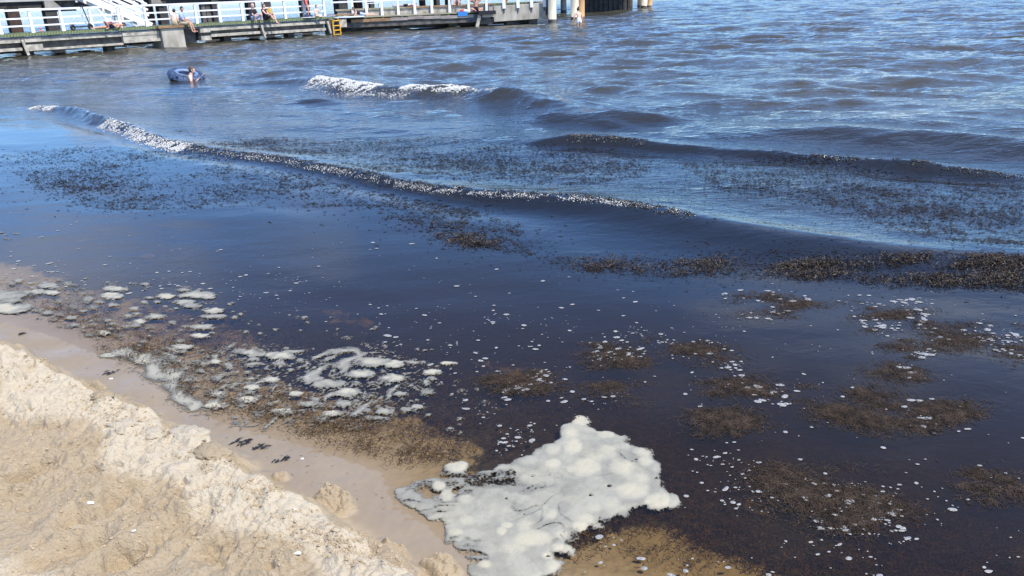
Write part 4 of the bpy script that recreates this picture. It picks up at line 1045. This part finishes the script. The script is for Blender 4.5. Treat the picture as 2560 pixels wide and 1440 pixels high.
MB().bar((.35, -.08, .70), (.12, -.10, -.10), .2, .22).build('beam_end', M['conc'], br)
MB().box(-.4, .5, .05, .5, .42, .80).build('steel_box', M['steel'], br)
MB().box(.35, 1.4, .15, .6, .1, .42).build('low_beam', M['concd'], br)

r2 = thing('white_railing', 'white railing with splayed posts behind the boat deck and the concrete panel', 'railing', QW(0), QA)
psrc2 = None
for px_ in (884, 919, 958, 999, 1041, 1084, 1129, 1177, 1222):
    u, _ = onq(px_, 33)
    b_ = MB().hexa([(-.10, -.07, 0), (.10, -.07, 0), (.10, .07, 0), (-.10, .07, 0)], [(-.055, -.05, 1.2), (.055, -.05, 1.2), (.055, .05, 1.2), (-.055, .05, 1.2)])
    if psrc2 is None: psrc2 = b_.build('post', M['white'], r2, loc=(u, .70, .95))
    else: inst(psrc2, 'post', r2, (u, .70, .95))
q3 = None
for px_ in (1259, 1294, 1328, 1360):
    u, _ = onq(px_, 20)
    if q3 is None: q3 = MB().box(-.11, .11, -.05, .05, 0, 1.1).build('post', M['white'], r2, loc=(u, -.115, 1.08))
    else: inst(q3, 'post', r2, (u, -.115, 1.08))
    MB().box(-.05, .05, -.045, .0, 0, .25).build('bracket', M['steel'], r2, loc=(u, -.07, .81))
for z in (1.86, 2.16):
    MB().box(-.2, 15.0, .66, .74, z, z + .10).build('rail', M['white'], r2)

# ------------------------------------------------------------------ main pier behind: deck, beams, columns
mp_ = thing('main_pier', 'tall main pier behind the walkway with pale deck edge on dark columns', 'pier', PW(0, -9), PA)
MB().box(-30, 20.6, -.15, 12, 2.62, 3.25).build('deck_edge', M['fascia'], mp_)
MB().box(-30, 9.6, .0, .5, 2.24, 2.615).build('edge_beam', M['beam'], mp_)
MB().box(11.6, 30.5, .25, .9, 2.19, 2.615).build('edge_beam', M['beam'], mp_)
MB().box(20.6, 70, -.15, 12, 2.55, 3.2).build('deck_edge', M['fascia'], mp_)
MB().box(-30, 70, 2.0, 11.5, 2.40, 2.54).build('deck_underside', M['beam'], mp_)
capm = MB().hexa([(9.75, -.1, 2.14), (10.75, -.1, 2.14), (10.75, .8, 2.14), (9.75, .8, 2.14)], [(9.75, -.2, 2.61), (10.25, -.2, 2.61), (10.25, .8, 2.61), (9.75, .8, 2.61)])
capm.build('column_cap', M['concp'], mp_)
MB().box(10.4, 11.6, .3, 1.4, 2.0, 2.61).build('cross_beam', M['concd'], mp_)
MB().hexa([(16.1, -.1, 2.1), (16.9, -.1, 2.1), (16.9, .8, 2.1), (16.1, .8, 2.1)], [(16.1, -.2, 2.61), (16.6, -.2, 2.61), (16.6, .8, 2.61), (16.1, .8, 2.61)]).build('column_cap', M['concp'], mp_)
for px_, w, m, y_ in ((-60, .7, 'piled', 0), (37, .62, 'rust', 0), (131, .66, 'piled', 0), (380, .4, 'rust', .6), (412, .55, 'piled', 0), (512, .3, 'concd', .3), (526, .4, 'concd', .3), (543, .46, 'piled', 0), (634, .55, 'piled', .2), (674, .5, 'piled', 0), (762, .36, 'piled', .2), (772, .4, 'piled', 1.5), (862, .8, 'piled', 0), (902, .6, 'rust', 1.2), (934, .4, 'piled', 0), (1062, .4, 'piled', 2), (1098, .4, 'piled', .3), (1126, .4, 'piled', 1)):
    u, _ = onp(px_, 45, -9 - y_)
    MB().box(u - w / 2, u + w / 2, y_, y_ + w, -1.5, 2.40).build('column', M[m], mp_)
# pier head at the right: round piles
def pile(px, py, rad, m, tilt=0, label=None, half=False):
    p = at(px, py)
    t = thing('pier_pile', label, 'pile', (p[0], p[1], 0), 0, 'round piles of the pier head')
    MB().tube([(0, 0, -1.6), (0, 0, .24)], rad * 1.03, 18, cap=False).build('wet_base', M['concd'] if m != 'piled' else M['beam'], t, smooth=True, M=None)
    MB().tube([(tilt * .2, 0, .22), (tilt, 0, 4.2)], rad, 18).build('shaft', M[m], t, smooth=True)
    return t
pile(1381, 57, .29, 'pilec', label='pale round pile standing nearest the concrete panel, dark at its foot')
pile(1437, 51, .30, 'pilec', label='pale round pile just left of the ochre pile behind the wading woman')
pile(1453, 50, .26, 'piler', label='ochre round pile straight behind the wading woman')
pile(1409, 31, .30, 'concp', label='grey shaded round pile between the two nearest pale piles')
pile(1530, 25, .30, 'pilec', label='pale round pile on the right of the dark pile wall')
pile(1560, 21, .30, 'concd', label='grey round pile behind and right of the dark pile wall')
pile(1575, 21, .28, 'piled', label='black round pile among the far pier head piles')
pile(1610, 20, .33, 'pilec', label='pale round pile at the far right end of the pier head')
pile(1622, 19, .26, 'piler', .45, label='leaning ochre pile at the very end of the pier head')
pile(1600, 18, .3, 'concd', label='grey pile hidden behind the last pale pile')
pile(1371, 34, .3, 'concd', label='dark grey pile right behind the end of the concrete panel')
pile(1470, 27, .34, 'rust', label='rusty dark pile right of the wading woman')
pw_ = thing('pile_wall', 'black sheet pile wall under the pier head', 'pile wall', tuple(at(1498, 27.5)), .12)
for k in range(12):
    MB().box(-2.0 + k * .25 + .01, -2.0 + (k + 1) * .25 - .01, .0 + (k % 2) * .1, .3, -1.5, 3.0).build('sheet_pile', M['piled'], pw_)
for k in range(9):
    MB().box(1.0 + k * .25 + .01, 1.0 + (k + 1) * .25 - .01, .0 + (k % 2) * .1, .3, -1.5, 3.0).build('sheet_pile', M['piled'], pw_)
ph = thing('pier_platform', 'underside and edge of the pier head deck above the round piles', 'pier', tuple(at(1480, 30)), .35)
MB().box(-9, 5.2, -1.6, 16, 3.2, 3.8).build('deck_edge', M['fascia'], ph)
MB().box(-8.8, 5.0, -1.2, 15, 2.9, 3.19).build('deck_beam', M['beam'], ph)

# ------------------------------------------------------------------ white stairs behind the railing
su, _ = onp(372, 58, -1.6)
st = thing('white_stairs', 'white wooden stairs coming down to the walkway behind the black scooter', 'stairs', PW(su, -1.5), PA)
TOP = (-5.2, 2.62)                          # run and height over the walkway deck
def sp(t, dz=0): return (TOP[0] * t, DECK + TOP[1] * t + dz)
for y in (0.0, 1.1):
    a, b = sp(-.02), sp(1.0)
    MB().bar((a[0], y, a[1] + .05), (b[0], y, b[1] + .05), .07, .34).build('stringer', M['white'], st)
for k in range(1, 12):
    x_, z_ = sp(k / 12.0)
    MB().box(x_ - .16, x_ + .16, .04, 1.06, z_ + .09, z_ + .13).build('tread', M['white'], st)
for y in (-.05, 1.15):
    for t_, h in ((.04, 1.25), (.28, 1.3), (.62, 1.3)):
        x_, z_ = sp(t_)
        MB().box(x_ - .06, x_ + .06, y - .05, y + .05, DECK if t_ < .3 else z_ - .25, z_ + h).build('post', M['white'], st)
    for dz in (.55, .85, 1.15):
        a, b = sp(.0, dz), sp(.92, dz)
        MB().bar((a[0], y - .06, a[1]), (b[0], y - .06, b[1]), .05, .11).build('handrail', M['white'], st)
for t_ in (.30, .55): 
    x_, z_ = sp(t_); MB().bar((x_, .1, z_), (x_ + .9, .1, DECK), .08, .12).build('brace', M['white'], st)

# ------------------------------------------------------------------ kick scooter
u, _ = onp(208, 72, -.15)
scoo = thing('kick_scooter', 'black electric kick scooter parked on the walkway before the railing', 'scooter', PW(u, -.2, DECK), PA + .15)
for s in (-.50, .42):
    w_ = MB(); w_.torus(.105, .042, 20, 8); o = w_.build('wheel', M['black'], scoo, smooth=True)
    o.rotation_euler = (math.radians(90), 0, 0); o.location = (s, 0, .147)
    h_ = MB().tube([(0, 0, -.03), (0, 0, .03)], .06, 12); hh = h_.build('rim', M['steel'], o, smooth=True)
MB().box(-.42, .30, -.09, .09, .14, .20).build('footboard', M['black'], scoo, bevel=.01)
MB().bar((.28, 0, .17), (.40, 0, .33), .07, .05).build('neck', M['black'], scoo)
MB().tube([(.42, 0, .18), (.20, 0, 1.14)], .028, 8).build('steering_column', M['black'], scoo, smooth=True)
MB().tube([(.20, -.24, 1.15), (.20, .24, 1.15)], .022, 8).build('handlebar', M['black'], scoo, smooth=True)
MB().box(-.64, -.40, -.05, .05, .29, .31).build('mudguard', M['black'], scoo)

# ------------------------------------------------------------------ people
def skin_mesh(verts, edges, rads, root, sub=1):
    me = bpy.data.meshes.new('tmp'); me.from_pydata([tuple(v) for v in verts], edges, [])
    o = bpy.data.objects.new('tmp', me); COL.objects.link(o)
    o.modifiers.new('s', 'SKIN'); ss = o.modifiers.new('u', 'SUBSURF'); ss.levels = sub; ss.render_levels = sub
    for i, r in enumerate(rads): me.skin_vertices[0].data[i].radius = (r, r) if not isinstance(r, tuple) else r
    me.skin_vertices[0].data[root].use_root = True
    bpy.context.view_layer.update()
    dg = bpy.context.evaluated_depsgraph_get()
    ev = o.evaluated_get(dg); m2 = ev.to_mesh()
    v = [tuple(p.co) for p in m2.vertices]; f = [tuple(p.vertices) for p in m2.polygons]
    ev.to_mesh_clear(); bpy.data.objects.remove(o); bpy.data.meshes.remove(me)
    return v, f
V3 = Vector
def limb(a, b, bend, l1, l2):
    """joint between a and b for a limb of two bones, bent towards `bend`"""
    a, b, bend = V3(a), V3(b), V3(bend); d = b - a; L = min(d.length, (l1 + l2) * .999); d.normalize()
    x = (l1 * l1 - l2 * l2 + L * L) / (2 * L); h = math.sqrt(max(0, l1 * l1 - x * x))
    n = (bend - d * bend.dot(d)).normalized()
    return a + d * x + n * h
def person(label, loc, rz, J, skin='skin', hair='hair', wear=(), s=1.0, look=0.0, hairlen=.0, tilt=0.0):
    """J: joints in metres, z up, facing +y: pelvis, chest, neck, head, hands L R, feet L R (+ bends)"""
    root = thing('person', label, 'person', loc, rz)
    P = V3(J['pelvis']); Ch = V3(J['chest']); Nk = V3(J['neck']); Hd = V3(J['head'])
    rt = V3(J.get('right', (1, 0, 0))).normalized()
    rts = V3(J.get('sright', rt)).normalized()
    verts = [P, P.lerp(Ch, .5), Ch, Nk, Hd]; rads = [(.135, .115), (.125, .10), (.135, .11), .055, .06]; edges = [(0, 1), (1, 2), (2, 3), (3, 4)]
    idx = {}
    for sd_, sg in (('l', -1), ('r', 1)):
        sh = Ch.lerp(Nk, .62) + rts * .175 * sg; ha = V3(J['hand_' + sd_]); el = V3(J['elb_' + sd_]) if 'elb_' + sd_ in J else limb(sh, ha, J.get('ebend', (0, -.6, -.8)), .29, .27)
        hp = P + rt * .095 * sg + (P - Ch).normalized() * .03; ft = V3(J['foot_' + sd_]); kn = V3(J['knee_' + sd_]) if 'knee_' + sd_ in J else limb(hp, ft, J.get('kbend', (0, 1, .3)), .44, .43)
        toe = ft + V3(J.get('toe', (0, .17, -.04)))
        b = len(verts)
        verts += [sh, el, ha, ha + (ha - el).normalized() * .05, hp, hp.lerp(kn, .5), kn, kn.lerp(ft, .45), ft, toe]
        rads += [.062, .043, .028, (.036, .02), .092, .078, .056, .052, .036, (.036, .024)]
        edges += [(2, b), (b, b + 1), (b + 1, b + 2), (b + 2, b + 3), (0, b + 4), (b + 4, b + 5), (b + 5, b + 6), (b + 6, b + 7), (b + 7, b + 8), (b + 8, b + 9)]
        idx[sd_] = (b, sh, el, ha, hp, kn, ft)
    v, f = skin_mesh(verts, edges, rads, 0)
    bv, bf = v, f
    mb = MB(); mb.add(v, f, 0)
    # hands: five fingers
    for sd_ in 'lr':
        b, sh, el, ha, *_ = idx[sd_]; d = (ha - el).normalized(); side = d.cross(V3((0, 0, 1)))
        side = side.normalized() if side.length > .1 else V3((1, 0, 0)); dn = side.cross(d).normalized() * (-1)
        o = ha + d * .07
        for k, L in enumerate((.055, .072, .078, .07)):
            q = o + side * (k - 1.5) * .018
            mb.tube([q, q + d * L * .5 + dn * .006, q + d * L + dn * .022], [.0095, .0085, .006], 5)
        sg = 1 if sd_ == 'l' else -1
        mb.tube([ha + d * .03 + side * .03 * sg, ha + d * .065 + side * .058 * sg, ha + d * .10 + side * .062 * sg], [.011, .0095, .007], 5)
    # head with a face
    R_ = Matrix.Translation(Hd) @ Matrix.Rotation(look, 4, 'Z') @ Matrix.Rotation(tilt, 4, 'X')
    hb = MB(); hb.ball((0, .0, 0), (.074, .092, .112), 14, 10, 0)
    hb.ball((0, .035, -.055), (.052, .055, .052), 10, 7, 0)
    hb.ball((0, .092, -.012), (.012, .017, .022), 7, 5, 0)
    for sx in (-1, 1):
        hb.ball((.076 * sx, -.005, -.012), (.012, .022, .032), 7, 5, 0)
        hb.ball((.029 * sx, .081, .012), (.012, .008, .009), 7, 5, 1)
    hb.ball((0, .088, -.058), (.024, .007, .007), 7, 5, 2)
    mb.add([tuple(R_ @ V3(p)) for p in hb.v], hb.f, 0); mb.mi[-len(hb.f):] = hb.mi
    mb.build('body', [M[skin], M['eye'], M['lip']], root, smooth=True)
    hr = MB(); hr.ball((0, -.006, .012), (.084, .103, .117), 14, 10, keep=lambda x, y, z: (z > .35) or (y < .25 and z > -.25) or (y < -.15 and z > -.75))
    if hairlen: hr.ball((0, -.075, -.06 - hairlen * .3), (.07, .045, .10 + hairlen * .5), 10, 8)
    hr.build('hair', M[hair], root, smooth=True, M=R_)
    for part, m in wear:
        if part == 'bun':
            MB().ball((0, -.05, .135), (.045, .045, .05), 10, 7).build('hair_bun', M[m], root, smooth=True, M=R_); continue
        # clothing: the body's own surface over that region, lifted off the skin
        bones = [('torso', P, Ch, .13), ('chest', Ch, Nk, .11), ('neck', Nk, Hd, .06)]
        for sd_ in 'lr':
            b, sh, el, ha, hp, kn, ft = idx[sd_]
            bones += [('uarm', sh, el, .055), ('farm', el, ha, .035), ('thigh', hp, kn, .08), ('shin', kn, ft, .05), ('foot', ft, ft + V3(J.get('toe', (0, .17, -.04))), .035)]
        VA = np.array(bv); best = np.full(len(VA), 9e9); bt = np.zeros(len(VA)); bn = np.zeros(len(VA), int)
        for k, (nm, a_, b_, r_) in enumerate(bones):
            a_ = np.array(a_); e_ = np.array(b_) - a_; t_ = np.clip(((VA - a_) @ e_) / (e_ @ e_), 0, 1)
            d_ = np.linalg.norm(VA - a_ - t_[:, None] * e_, axis=1) / r_
            m_ = d_ < best; best[m_] = d_[m_]; bt[m_] = t_[m_]; bn[m_] = k
        lim = {'brief': {'torso': (-1, .27), 'thigh': (-1, .16)}, 'shorts': {'torso': (-1, .25), 'thigh': (-1, .74)}, 'shirt': {'torso': (.05, 2), 'chest': (-1, .62), 'uarm': (-1, .62)},
               'top': {'torso': (.05, 2), 'chest': (-1, .45), 'uarm': (-1, .06)}, 'bikini_top': {'torso': (.72, 2), 'chest': (-1, .22)}}[part]
        okv = np.array([bones[k][0] in lim and lim[bones[k][0]][0] <= t_ <= lim[bones[k][0]][1] for k, t_ in zip(bn, bt)])
        tm = bpy.data.meshes.new('tmp'); tm.from_pydata(bv, [], bf); tm.update()
        NV = np.array([q.normal[:] for q in tm.vertices]); bpy.data.meshes.remove(tm)
        fs_ = [q for q in bf if okv[list(q)].any()]
        used = sorted({i_ for q in fs_ for i_ in q}); rm_ = {i_: k for k, i_ in enumerate(used)}
        lift = .012 if part in ('brief', 'bikini_top') else .02
        MB().add([tuple(VA[i_] + NV[i_] * lift) for i_ in used], [tuple(rm_[i_] for i_ in q) for q in fs_]).build(part, M[m], root, smooth=True)
    root.scale = (s, s, s)
    return root
SIT = dict(pelvis=(0, 0, .12), chest=(0, .02, .46), neck=(0, .05, .63), head=(0, .08, .78), hand_l=(-.18, .32, .22), hand_r=(.16, .34, .2), foot_l=(-.11, .50, -.30), foot_r=(.11, .52, -.30))
def pose(**k): d = dict(SIT); d.update(k); return d
TOV = PA + math.pi                       # facing the beach from the walkway (+y of the figure turned to -y local)
# two men on the edge near the concrete block
u, _ = onp(436, 62)
person('bare backed man in tan shorts sitting on the walkway edge over the concrete block', PW(u, .06, DECK), PA - .9, pose(hand_l=(-.2, .3, .2), hand_r=(.2, .25, .1), foot_l=(-.12, .62, .06), foot_r=(.14, .66, .06), knee_l=(-.14, .36, .34), knee_r=(.14, .38, .34), chest=(0, .06, .45), neck=(0, .12, .6), head=(0, .17, .74)), 'skin3', 'hair', [('shorts', 'tan')])
u, _ = onp(455, 61)
person('man in a grey blue shirt beside the bare backed man, legs dangling over the edge', PW(u, .10, DECK), TOV + .75, pose(head=(.02, .10, .80), hand_l=(-.15, .36, .2), foot_l=(-.08, .56, -.34), foot_r=(.12, .52, -.36)), 'skin2', 'hair', [('shirt', 'ltblue'), ('shorts', 'tan')], 1.05, look=-.3)
# pair with the dangling legs
u, _ = onp(636, 50)
person('bald man in a black printed t-shirt and pale blue shorts sitting on the walkway', PW(u, -.10, DECK), TOV + .25, pose(foot_l=(-.20, .34, .03), foot_r=(.24, .36, .03), knee_l=(-.22, .46, .36), knee_r=(.25, .48, .30), hand_l=(-.14, .42, .30), hand_r=(.16, .44, .28), toe=(0, .17, .0)), 'skin', 'skin', [('shirt', 'dark'), ('shorts', 'ltblue')], 1.08)
u, _ = onp(664, 50)
person('woman in a dark tank top with long bare legs, one leg hanging off the walkway', PW(u, .05, DECK), TOV + .5, pose(chest=(0, -.06, .46), neck=(0, -.06, .63), head=(0, -.03, .78), knee_l=(-.16, .40, .36), foot_l=(-.06, .64, -.16), knee_r=(.16, .40, .30), foot_r=(.10, .56, .05), hand_l=(-.12, .36, .34), hand_r=(.2, .40, .30)), 'skin', 'hairb', [('top', 'dark'), ('shorts', 'dark')], 1.06, hairlen=.15)
u, _ = onp(681, 48)
bp = thing('backpack', 'mustard yellow backpack standing behind the woman in the dark tank top', 'backpack', PW(u, -.22, DECK), PA)
MB().ball((0, 0, .34), (.20, .15, .36), 12, 9).build('bag', M['mustard'], bp, smooth=True)
MB().ball((0, -.13, .24), (.14, .06, .18), 10, 7).build('pocket', M['tan'], bp, smooth=True)
MB().torus(.05, .012, 12, 6).build('handle', M['brown'], bp, smooth=True, loc=(0, 0, .70))
# woman lying on her side by the scooter
u, _ = onp(284, 70)
person('person in dark swim shorts lying on the walkway behind the scooter', PW(u, -.02, DECK), PA + math.pi / 2, dict(pelvis=(0, .15, .15), chest=(.06, -.22, .14), neck=(.06, -.42, .14), head=(.06, -.58, .16), right=(-.6, 0, .8), sright=(-.8, 0, .5), hand_l=(.28, -.50, .05), hand_r=(-.15, .05, .2), foot_l=(.05, .98, .07), foot_r=(-.28, .32, .05), knee_r=(-.34, .42, .34), knee_l=(.02, .58, .10), kbend=(0, 0, 1)), 'skin2', 'hair', [('brief', 'navy')], 1.0)
u, _ = onp(277, 62)
cb = thing('cool_bag', 'red cool bag with a white lid behind the lying person', 'bag', PW(u, -.28, DECK), PA)
MB().hexa([(-.14, -.12, 0), (.14, -.12, 0), (.14, .12, 0), (-.14, .12, 0)], [(-.17, -.14, .34), (.17, -.14, .34), (.17, .14, .34), (-.17, .14, .34)]).build('bag', M['red'], cb, bevel=.02)
MB().box(-.19, .19, -.155, .155, .343, .42).build('lid', M['whitec'], cb, bevel=.015)
MB().tube([(-.16, 0, .42), (-.1, 0, .5), (.1, 0, .5), (.16, 0, .42)], .015, 6).build('handle', M['whitec'], cb, smooth=True)
# standing and sitting near the ladder
u, _ = onp(772, 40)
person('person in red swimwear standing on the walkway, head above the picture edge', PW(u, -.16, DECK), TOV + .8, dict(pelvis=(0, 0, .92), chest=(0, 0, 1.26), neck=(0, .01, 1.43), head=(0, .03, 1.60), hand_l=(-.26, .05, .80), hand_r=(.27, .08, .82), foot_l=(-.10, .0, .05), foot_r=(.10, .06, .05), ebend=(0, -1, 0)), 'skin2', 'hairb', [('brief', 'red'), ('bikini_top', 'red')], 1.0)
tw = thing('towel', 'dark blue towel heaped at the feet of the standing person', 'towel', PW(u, -.05, DECK), PA)
MB().ball((-.12, 0, .08), (.16, .14, .16), 9, 6).ball((.16, .02, .06), (.18, .14, .12), 9, 6).build('cloth', M['navy'], tw, smooth=True)
u, _ = onp(770, 42)
mt = thing('towel', 'white towel spread flat on the walkway edge under the standing person', 'towel', PW(u, -.03, DECK + .004), PA)
MB().box(-.35, .45, -.18, .25, 0, .03).build('cloth', M['whitec'], mt, bevel=.008)
u, _ = onp(793, 40)
person('pale child in light swimwear sitting cross legged at the walkway edge left of the ladder', PW(u, -.08, DECK), TOV + .3, pose(foot_l=(.10, .36, .05), foot_r=(-.10, .42, .05), knee_l=(-.34, .26, .12), knee_r=(.34, .26, .12), hand_l=(-.30, .22, .5), hand_r=(.24, .34, .16)), 'skin3', 'hairb', [('shorts', 'tan')], .82)
u, _ = onp(822, 39)
lt = thing('towel', 'pale lilac towel spread at the walkway end beside the child', 'towel', PW(u, -.1, DECK + .004), PA)
MB().box(-.5, .5, -.12, .3, 0, .035).build('cloth', M['ltblue'], lt, bevel=.008)
# sunbather on the boat deck
u, _ = onq(906, 34)
person('sunbather in a black bikini lying propped on her arms on the boat deck', QW(u, -.38, .96), QA + math.pi / 2, dict(pelvis=(0, -.02, .13), chest=(0, .32, .22), neck=(0, .47, .36), head=(0, .56, .50), hand_l=(-.28, .55, .05), hand_r=(.24, .60, .05), elb_l=(-.27, .42, .18), elb_r=(.24, .44, .20), foot_l=(-.10, -.85, .08), foot_r=(.12, -.86, .08), knee_l=(-.10, -.44, .09), knee_r=(.11, -.44, .09), toe=(0, -.15, -.03)), 'skin', 'hairb', [('brief', 'ltblue'), ('bikini_top', 'dark')], 1.0, hairlen=.1)
u, _ = onq(873, 41)
bo = thing('surf_board', 'pale blue board lying along the boat deck edge beside the ladder', 'board', QW(u, .14, .93), QA)
bm_ = MB()
for k, w_ in enumerate((.10, .22, .26, .24, .12)):
    xx = -1.0 + k * .5; b = len(bm_.v); bm_.v += [(xx, -w_, 0), (xx, w_, 0), (xx, w_ * .9, .07), (xx, -w_ * .9, .07)]
    if k:
        for j in range(4): bm_.f.append((b - 4 + j, b - 4 + (j + 1) % 4, b + (j + 1) % 4, b + j)); bm_.mi.append(0)
bm_.f += [(3, 2, 1, 0), (16, 17, 18, 19)]; bm_.mi += [0, 0]
bm_.build('deck', M['board'], bo)
MB().box(.75, .95, -.01, .01, -.12, .0).build('fin', M['navy'], bo)
# upper bench
u, _ = onq(1020, 16)
person('person in a dark swimsuit lying flat on the brown bench', QW(u, -1.25, 1.40), QA - math.pi / 2, dict(pelvis=(0, -.05, .12), chest=(0, .33, .13), neck=(0, .52, .14), head=(0, .68, .15), hand_l=(-.3, .2, .05), hand_r=(.3, .25, .05), foot_l=(-.12, -.86, .07), foot_r=(.12, -.86, .07), knee_l=(-.10, -.46, .12), knee_r=(.10, -.46, .10), toe=(0, -.1, .1)), 'skin3', 'hair', [('brief', 'dark')], 1.0)
u, _ = onq(1152, 10)
person('person in a pale blue shirt sitting on the bench beside the white post', QW(u, -1.0, 1.40), QA + math.pi - .4, pose(foot_l=(-.14, .46, .05), foot_r=(.16, .44, .05), knee_l=(-.14, .44, .38), knee_r=(.16, .42, .38), toe=(0, .16, 0)), 'skin', 'hair', [('shirt', 'ltblue')], 1.0)
u, _ = onq(1190, 28)
person('tanned person sitting with spread legs on a black mat at the boat deck end', QW(u, .02, .98), QA + math.pi, pose(chest=(0, .0, .46), foot_l=(-.10, .36, .06), foot_r=(.12, .40, .06), knee_l=(-.38, .20, .16), knee_r=(.38, .20, .16), elb_l=(-.36, .02, .62), elb_r=(.38, .02, .62), hand_l=(-.10, .10, .66), hand_r=(.14, .12, .66)), 'skin2', 'hairb', [('brief', 'dark')], 1.12, hairlen=.2)
bk = thing('mat', 'black mat under the tanned sitting person', 'mat', QW(u + .35, .05, .953), QA)
MB().box(-.7, 1.0, -.25, .35, 0, .03).build('pad', M['dark'], bk, bevel=.008)
MB().box(-.3, 1.0, -.25, -.22, -.22, .0).build('overhang', M['dark'], bk)
u, _ = onq(1156, 36)
bt = thing('towel', 'bright blue towel hanging over the boat deck edge', 'towel', QW(u, .02, .955), QA)
MB().box(-.36, .36, -.04, .3, 0, .03).box(-.34, .34, -.06, -.041, -.26, .03).build('cloth', M['blue'], bt, bevel=.006)
u, _ = onq(1160, 28)
rd = thing('clothes_heap', 'red and white clothes heaped on the deck behind the blue towel', 'clothes', QW(u, -.12, .955), QA)
MB().ball((-.12, 0, .07), (.16, .12, .09), 9, 6).build('red_cloth', M['red'], rd, smooth=True)
MB().ball((.14, .02, .07), (.16, .12, .10), 9, 6).build('white_cloth', M['whitec'], rd, smooth=True)
u, _ = onq(1270, 5)
ob = thing('beach_bag', 'orange bag standing on the bench above the concrete panel', 'bag', QW(u, -.9, 1.45), QA)
MB().ball((0, 0, .28), (.24, .16, .30), 10, 8).build('bag', M['orange'], ob, smooth=True)
MB().torus(.1, .015, 12, 6).build('handle', M['brown'], ob, smooth=True, loc=(0, 0, .52))
# deck chair behind the railing
u, _ = onq(942, 12)
dc = thing('deck_chair', 'white deck chair standing behind the railing above the sunbather', 'chair', QW(u, -2.2, 1.45), QA)
MB().bar((-.5, 0, .30), (.35, 0, .30), .55, .05).build('seat', M['white'], dc)
MB().bar((.35, 0, .30), (.85, 0, .85), .55, .05).build('backrest', M['white'], dc)
for x_ in (-.45, .35):
    for y_ in (-.22, .22): MB().box(x_ - .03, x_ + .03, y_ - .03, y_ + .03, 0, .28).build('leg', M['white'], dc)
# bathers
p = at(1448, 64)
person('woman with a dark hair bun and white bikini bottom wading hip deep by the piles', (p[0], p[1], -.60), .35, dict(pelvis=(0, 0, .92), chest=(0, .06, 1.25), neck=(0, .12, 1.42), head=(0, .17, 1.57), hand_l=(-.40, .16, .86), hand_r=(.30, .10, .82), foot_l=(-.12, .05, .05), foot_r=(.12, .0, .05), ebend=(0, -1, 0)), 'skin', 'hair', [('brief', 'whitec'), ('bun', 'hair')], 1.0)
def floater(label, px, py, skin, hair, rz, s=1.0, cap=None):
    L = at(px, py)
    return person(label, (L[0], L[1], -.98 * s), rz, dict(pelvis=(0, -.05, .55), chest=(0, 0, .9), neck=(0, .02, 1.07), head=(0, .05, 1.22), hand_l=(-.35, .3, .85), hand_r=(.35, .3, .85), foot_l=(-.1, -.1, -.2), foot_r=(.1, -.1, -.2)), skin, hair, [('top', cap)] if cap else [], s)
floater('swimmer with dark hair seen behind the mossy deck edge at far left', 31, 82, 'skin3', 'hair', TOV)
floater('swimmer in a pink top seen behind the deck edge right of the second post', 103, 77, 'skin2', 'pink', TOV, 1.0, 'pink')
# boy with the swim ring
p = at(474, 196)
wz = float(water_h(np.array([p[0]]), np.array([p[1]]))[0])
person('boy with short brown hair swimming beside a blue ring', (p[0] + .08, p[1] - .20, wz - .68), -1.25, dict(pelvis=(0, -.25, .45), chest=(0, 0, .72), neck=(0, .06, .90), head=(0, .11, 1.05), hand_l=(-.30, .38, .80), hand_r=(.34, .25, .74), foot_l=(-.1, -.8, .1), foot_r=(.1, -.8, .1)), 'skin', 'hairb', [], .92)
rg = thing('swim_ring', 'blue and black inflatable swim ring tilted round the boy', 'swim ring', (p[0] - .14, p[1] + .12, wz + .06), 0)
rg.rotation_euler = (math.radians(8), math.radians(15), 0)
o = MB().torus(.40, .155, 36, 12).build('tube_base', M['ringk'], rg, smooth=True)
tt_ = MB().torus(.40, .158, 72, 14)
mask = [i for i, q in enumerate(tt_.f) if sum(tt_.v[j][2] for j in q) / 4 > .012]
tt_.f = [tt_.f[i] for i in mask]; tt_.mi = [0] * len(tt_.f)
tt_.v = [(x * (1 + .018 * (int((math.atan2(y, x) + 4) * 11.46) % 2)), y * (1 + .018 * (int((math.atan2(y, x) + 4) * 11.46) % 2)), z) for x, y, z in tt_.v]
tt_.build('tube_top', M['ringb'], rg, smooth=True)
MB().torus(.31, .07, 36, 8, flat=.8).build('inner_band', M['ringw'], rg, smooth=True, loc=(0, 0, .10))
MB().ball((-.22, -.36, .10), (.09, .05, .05), 9, 6).build('handle', M['whitec'], rg, smooth=True)
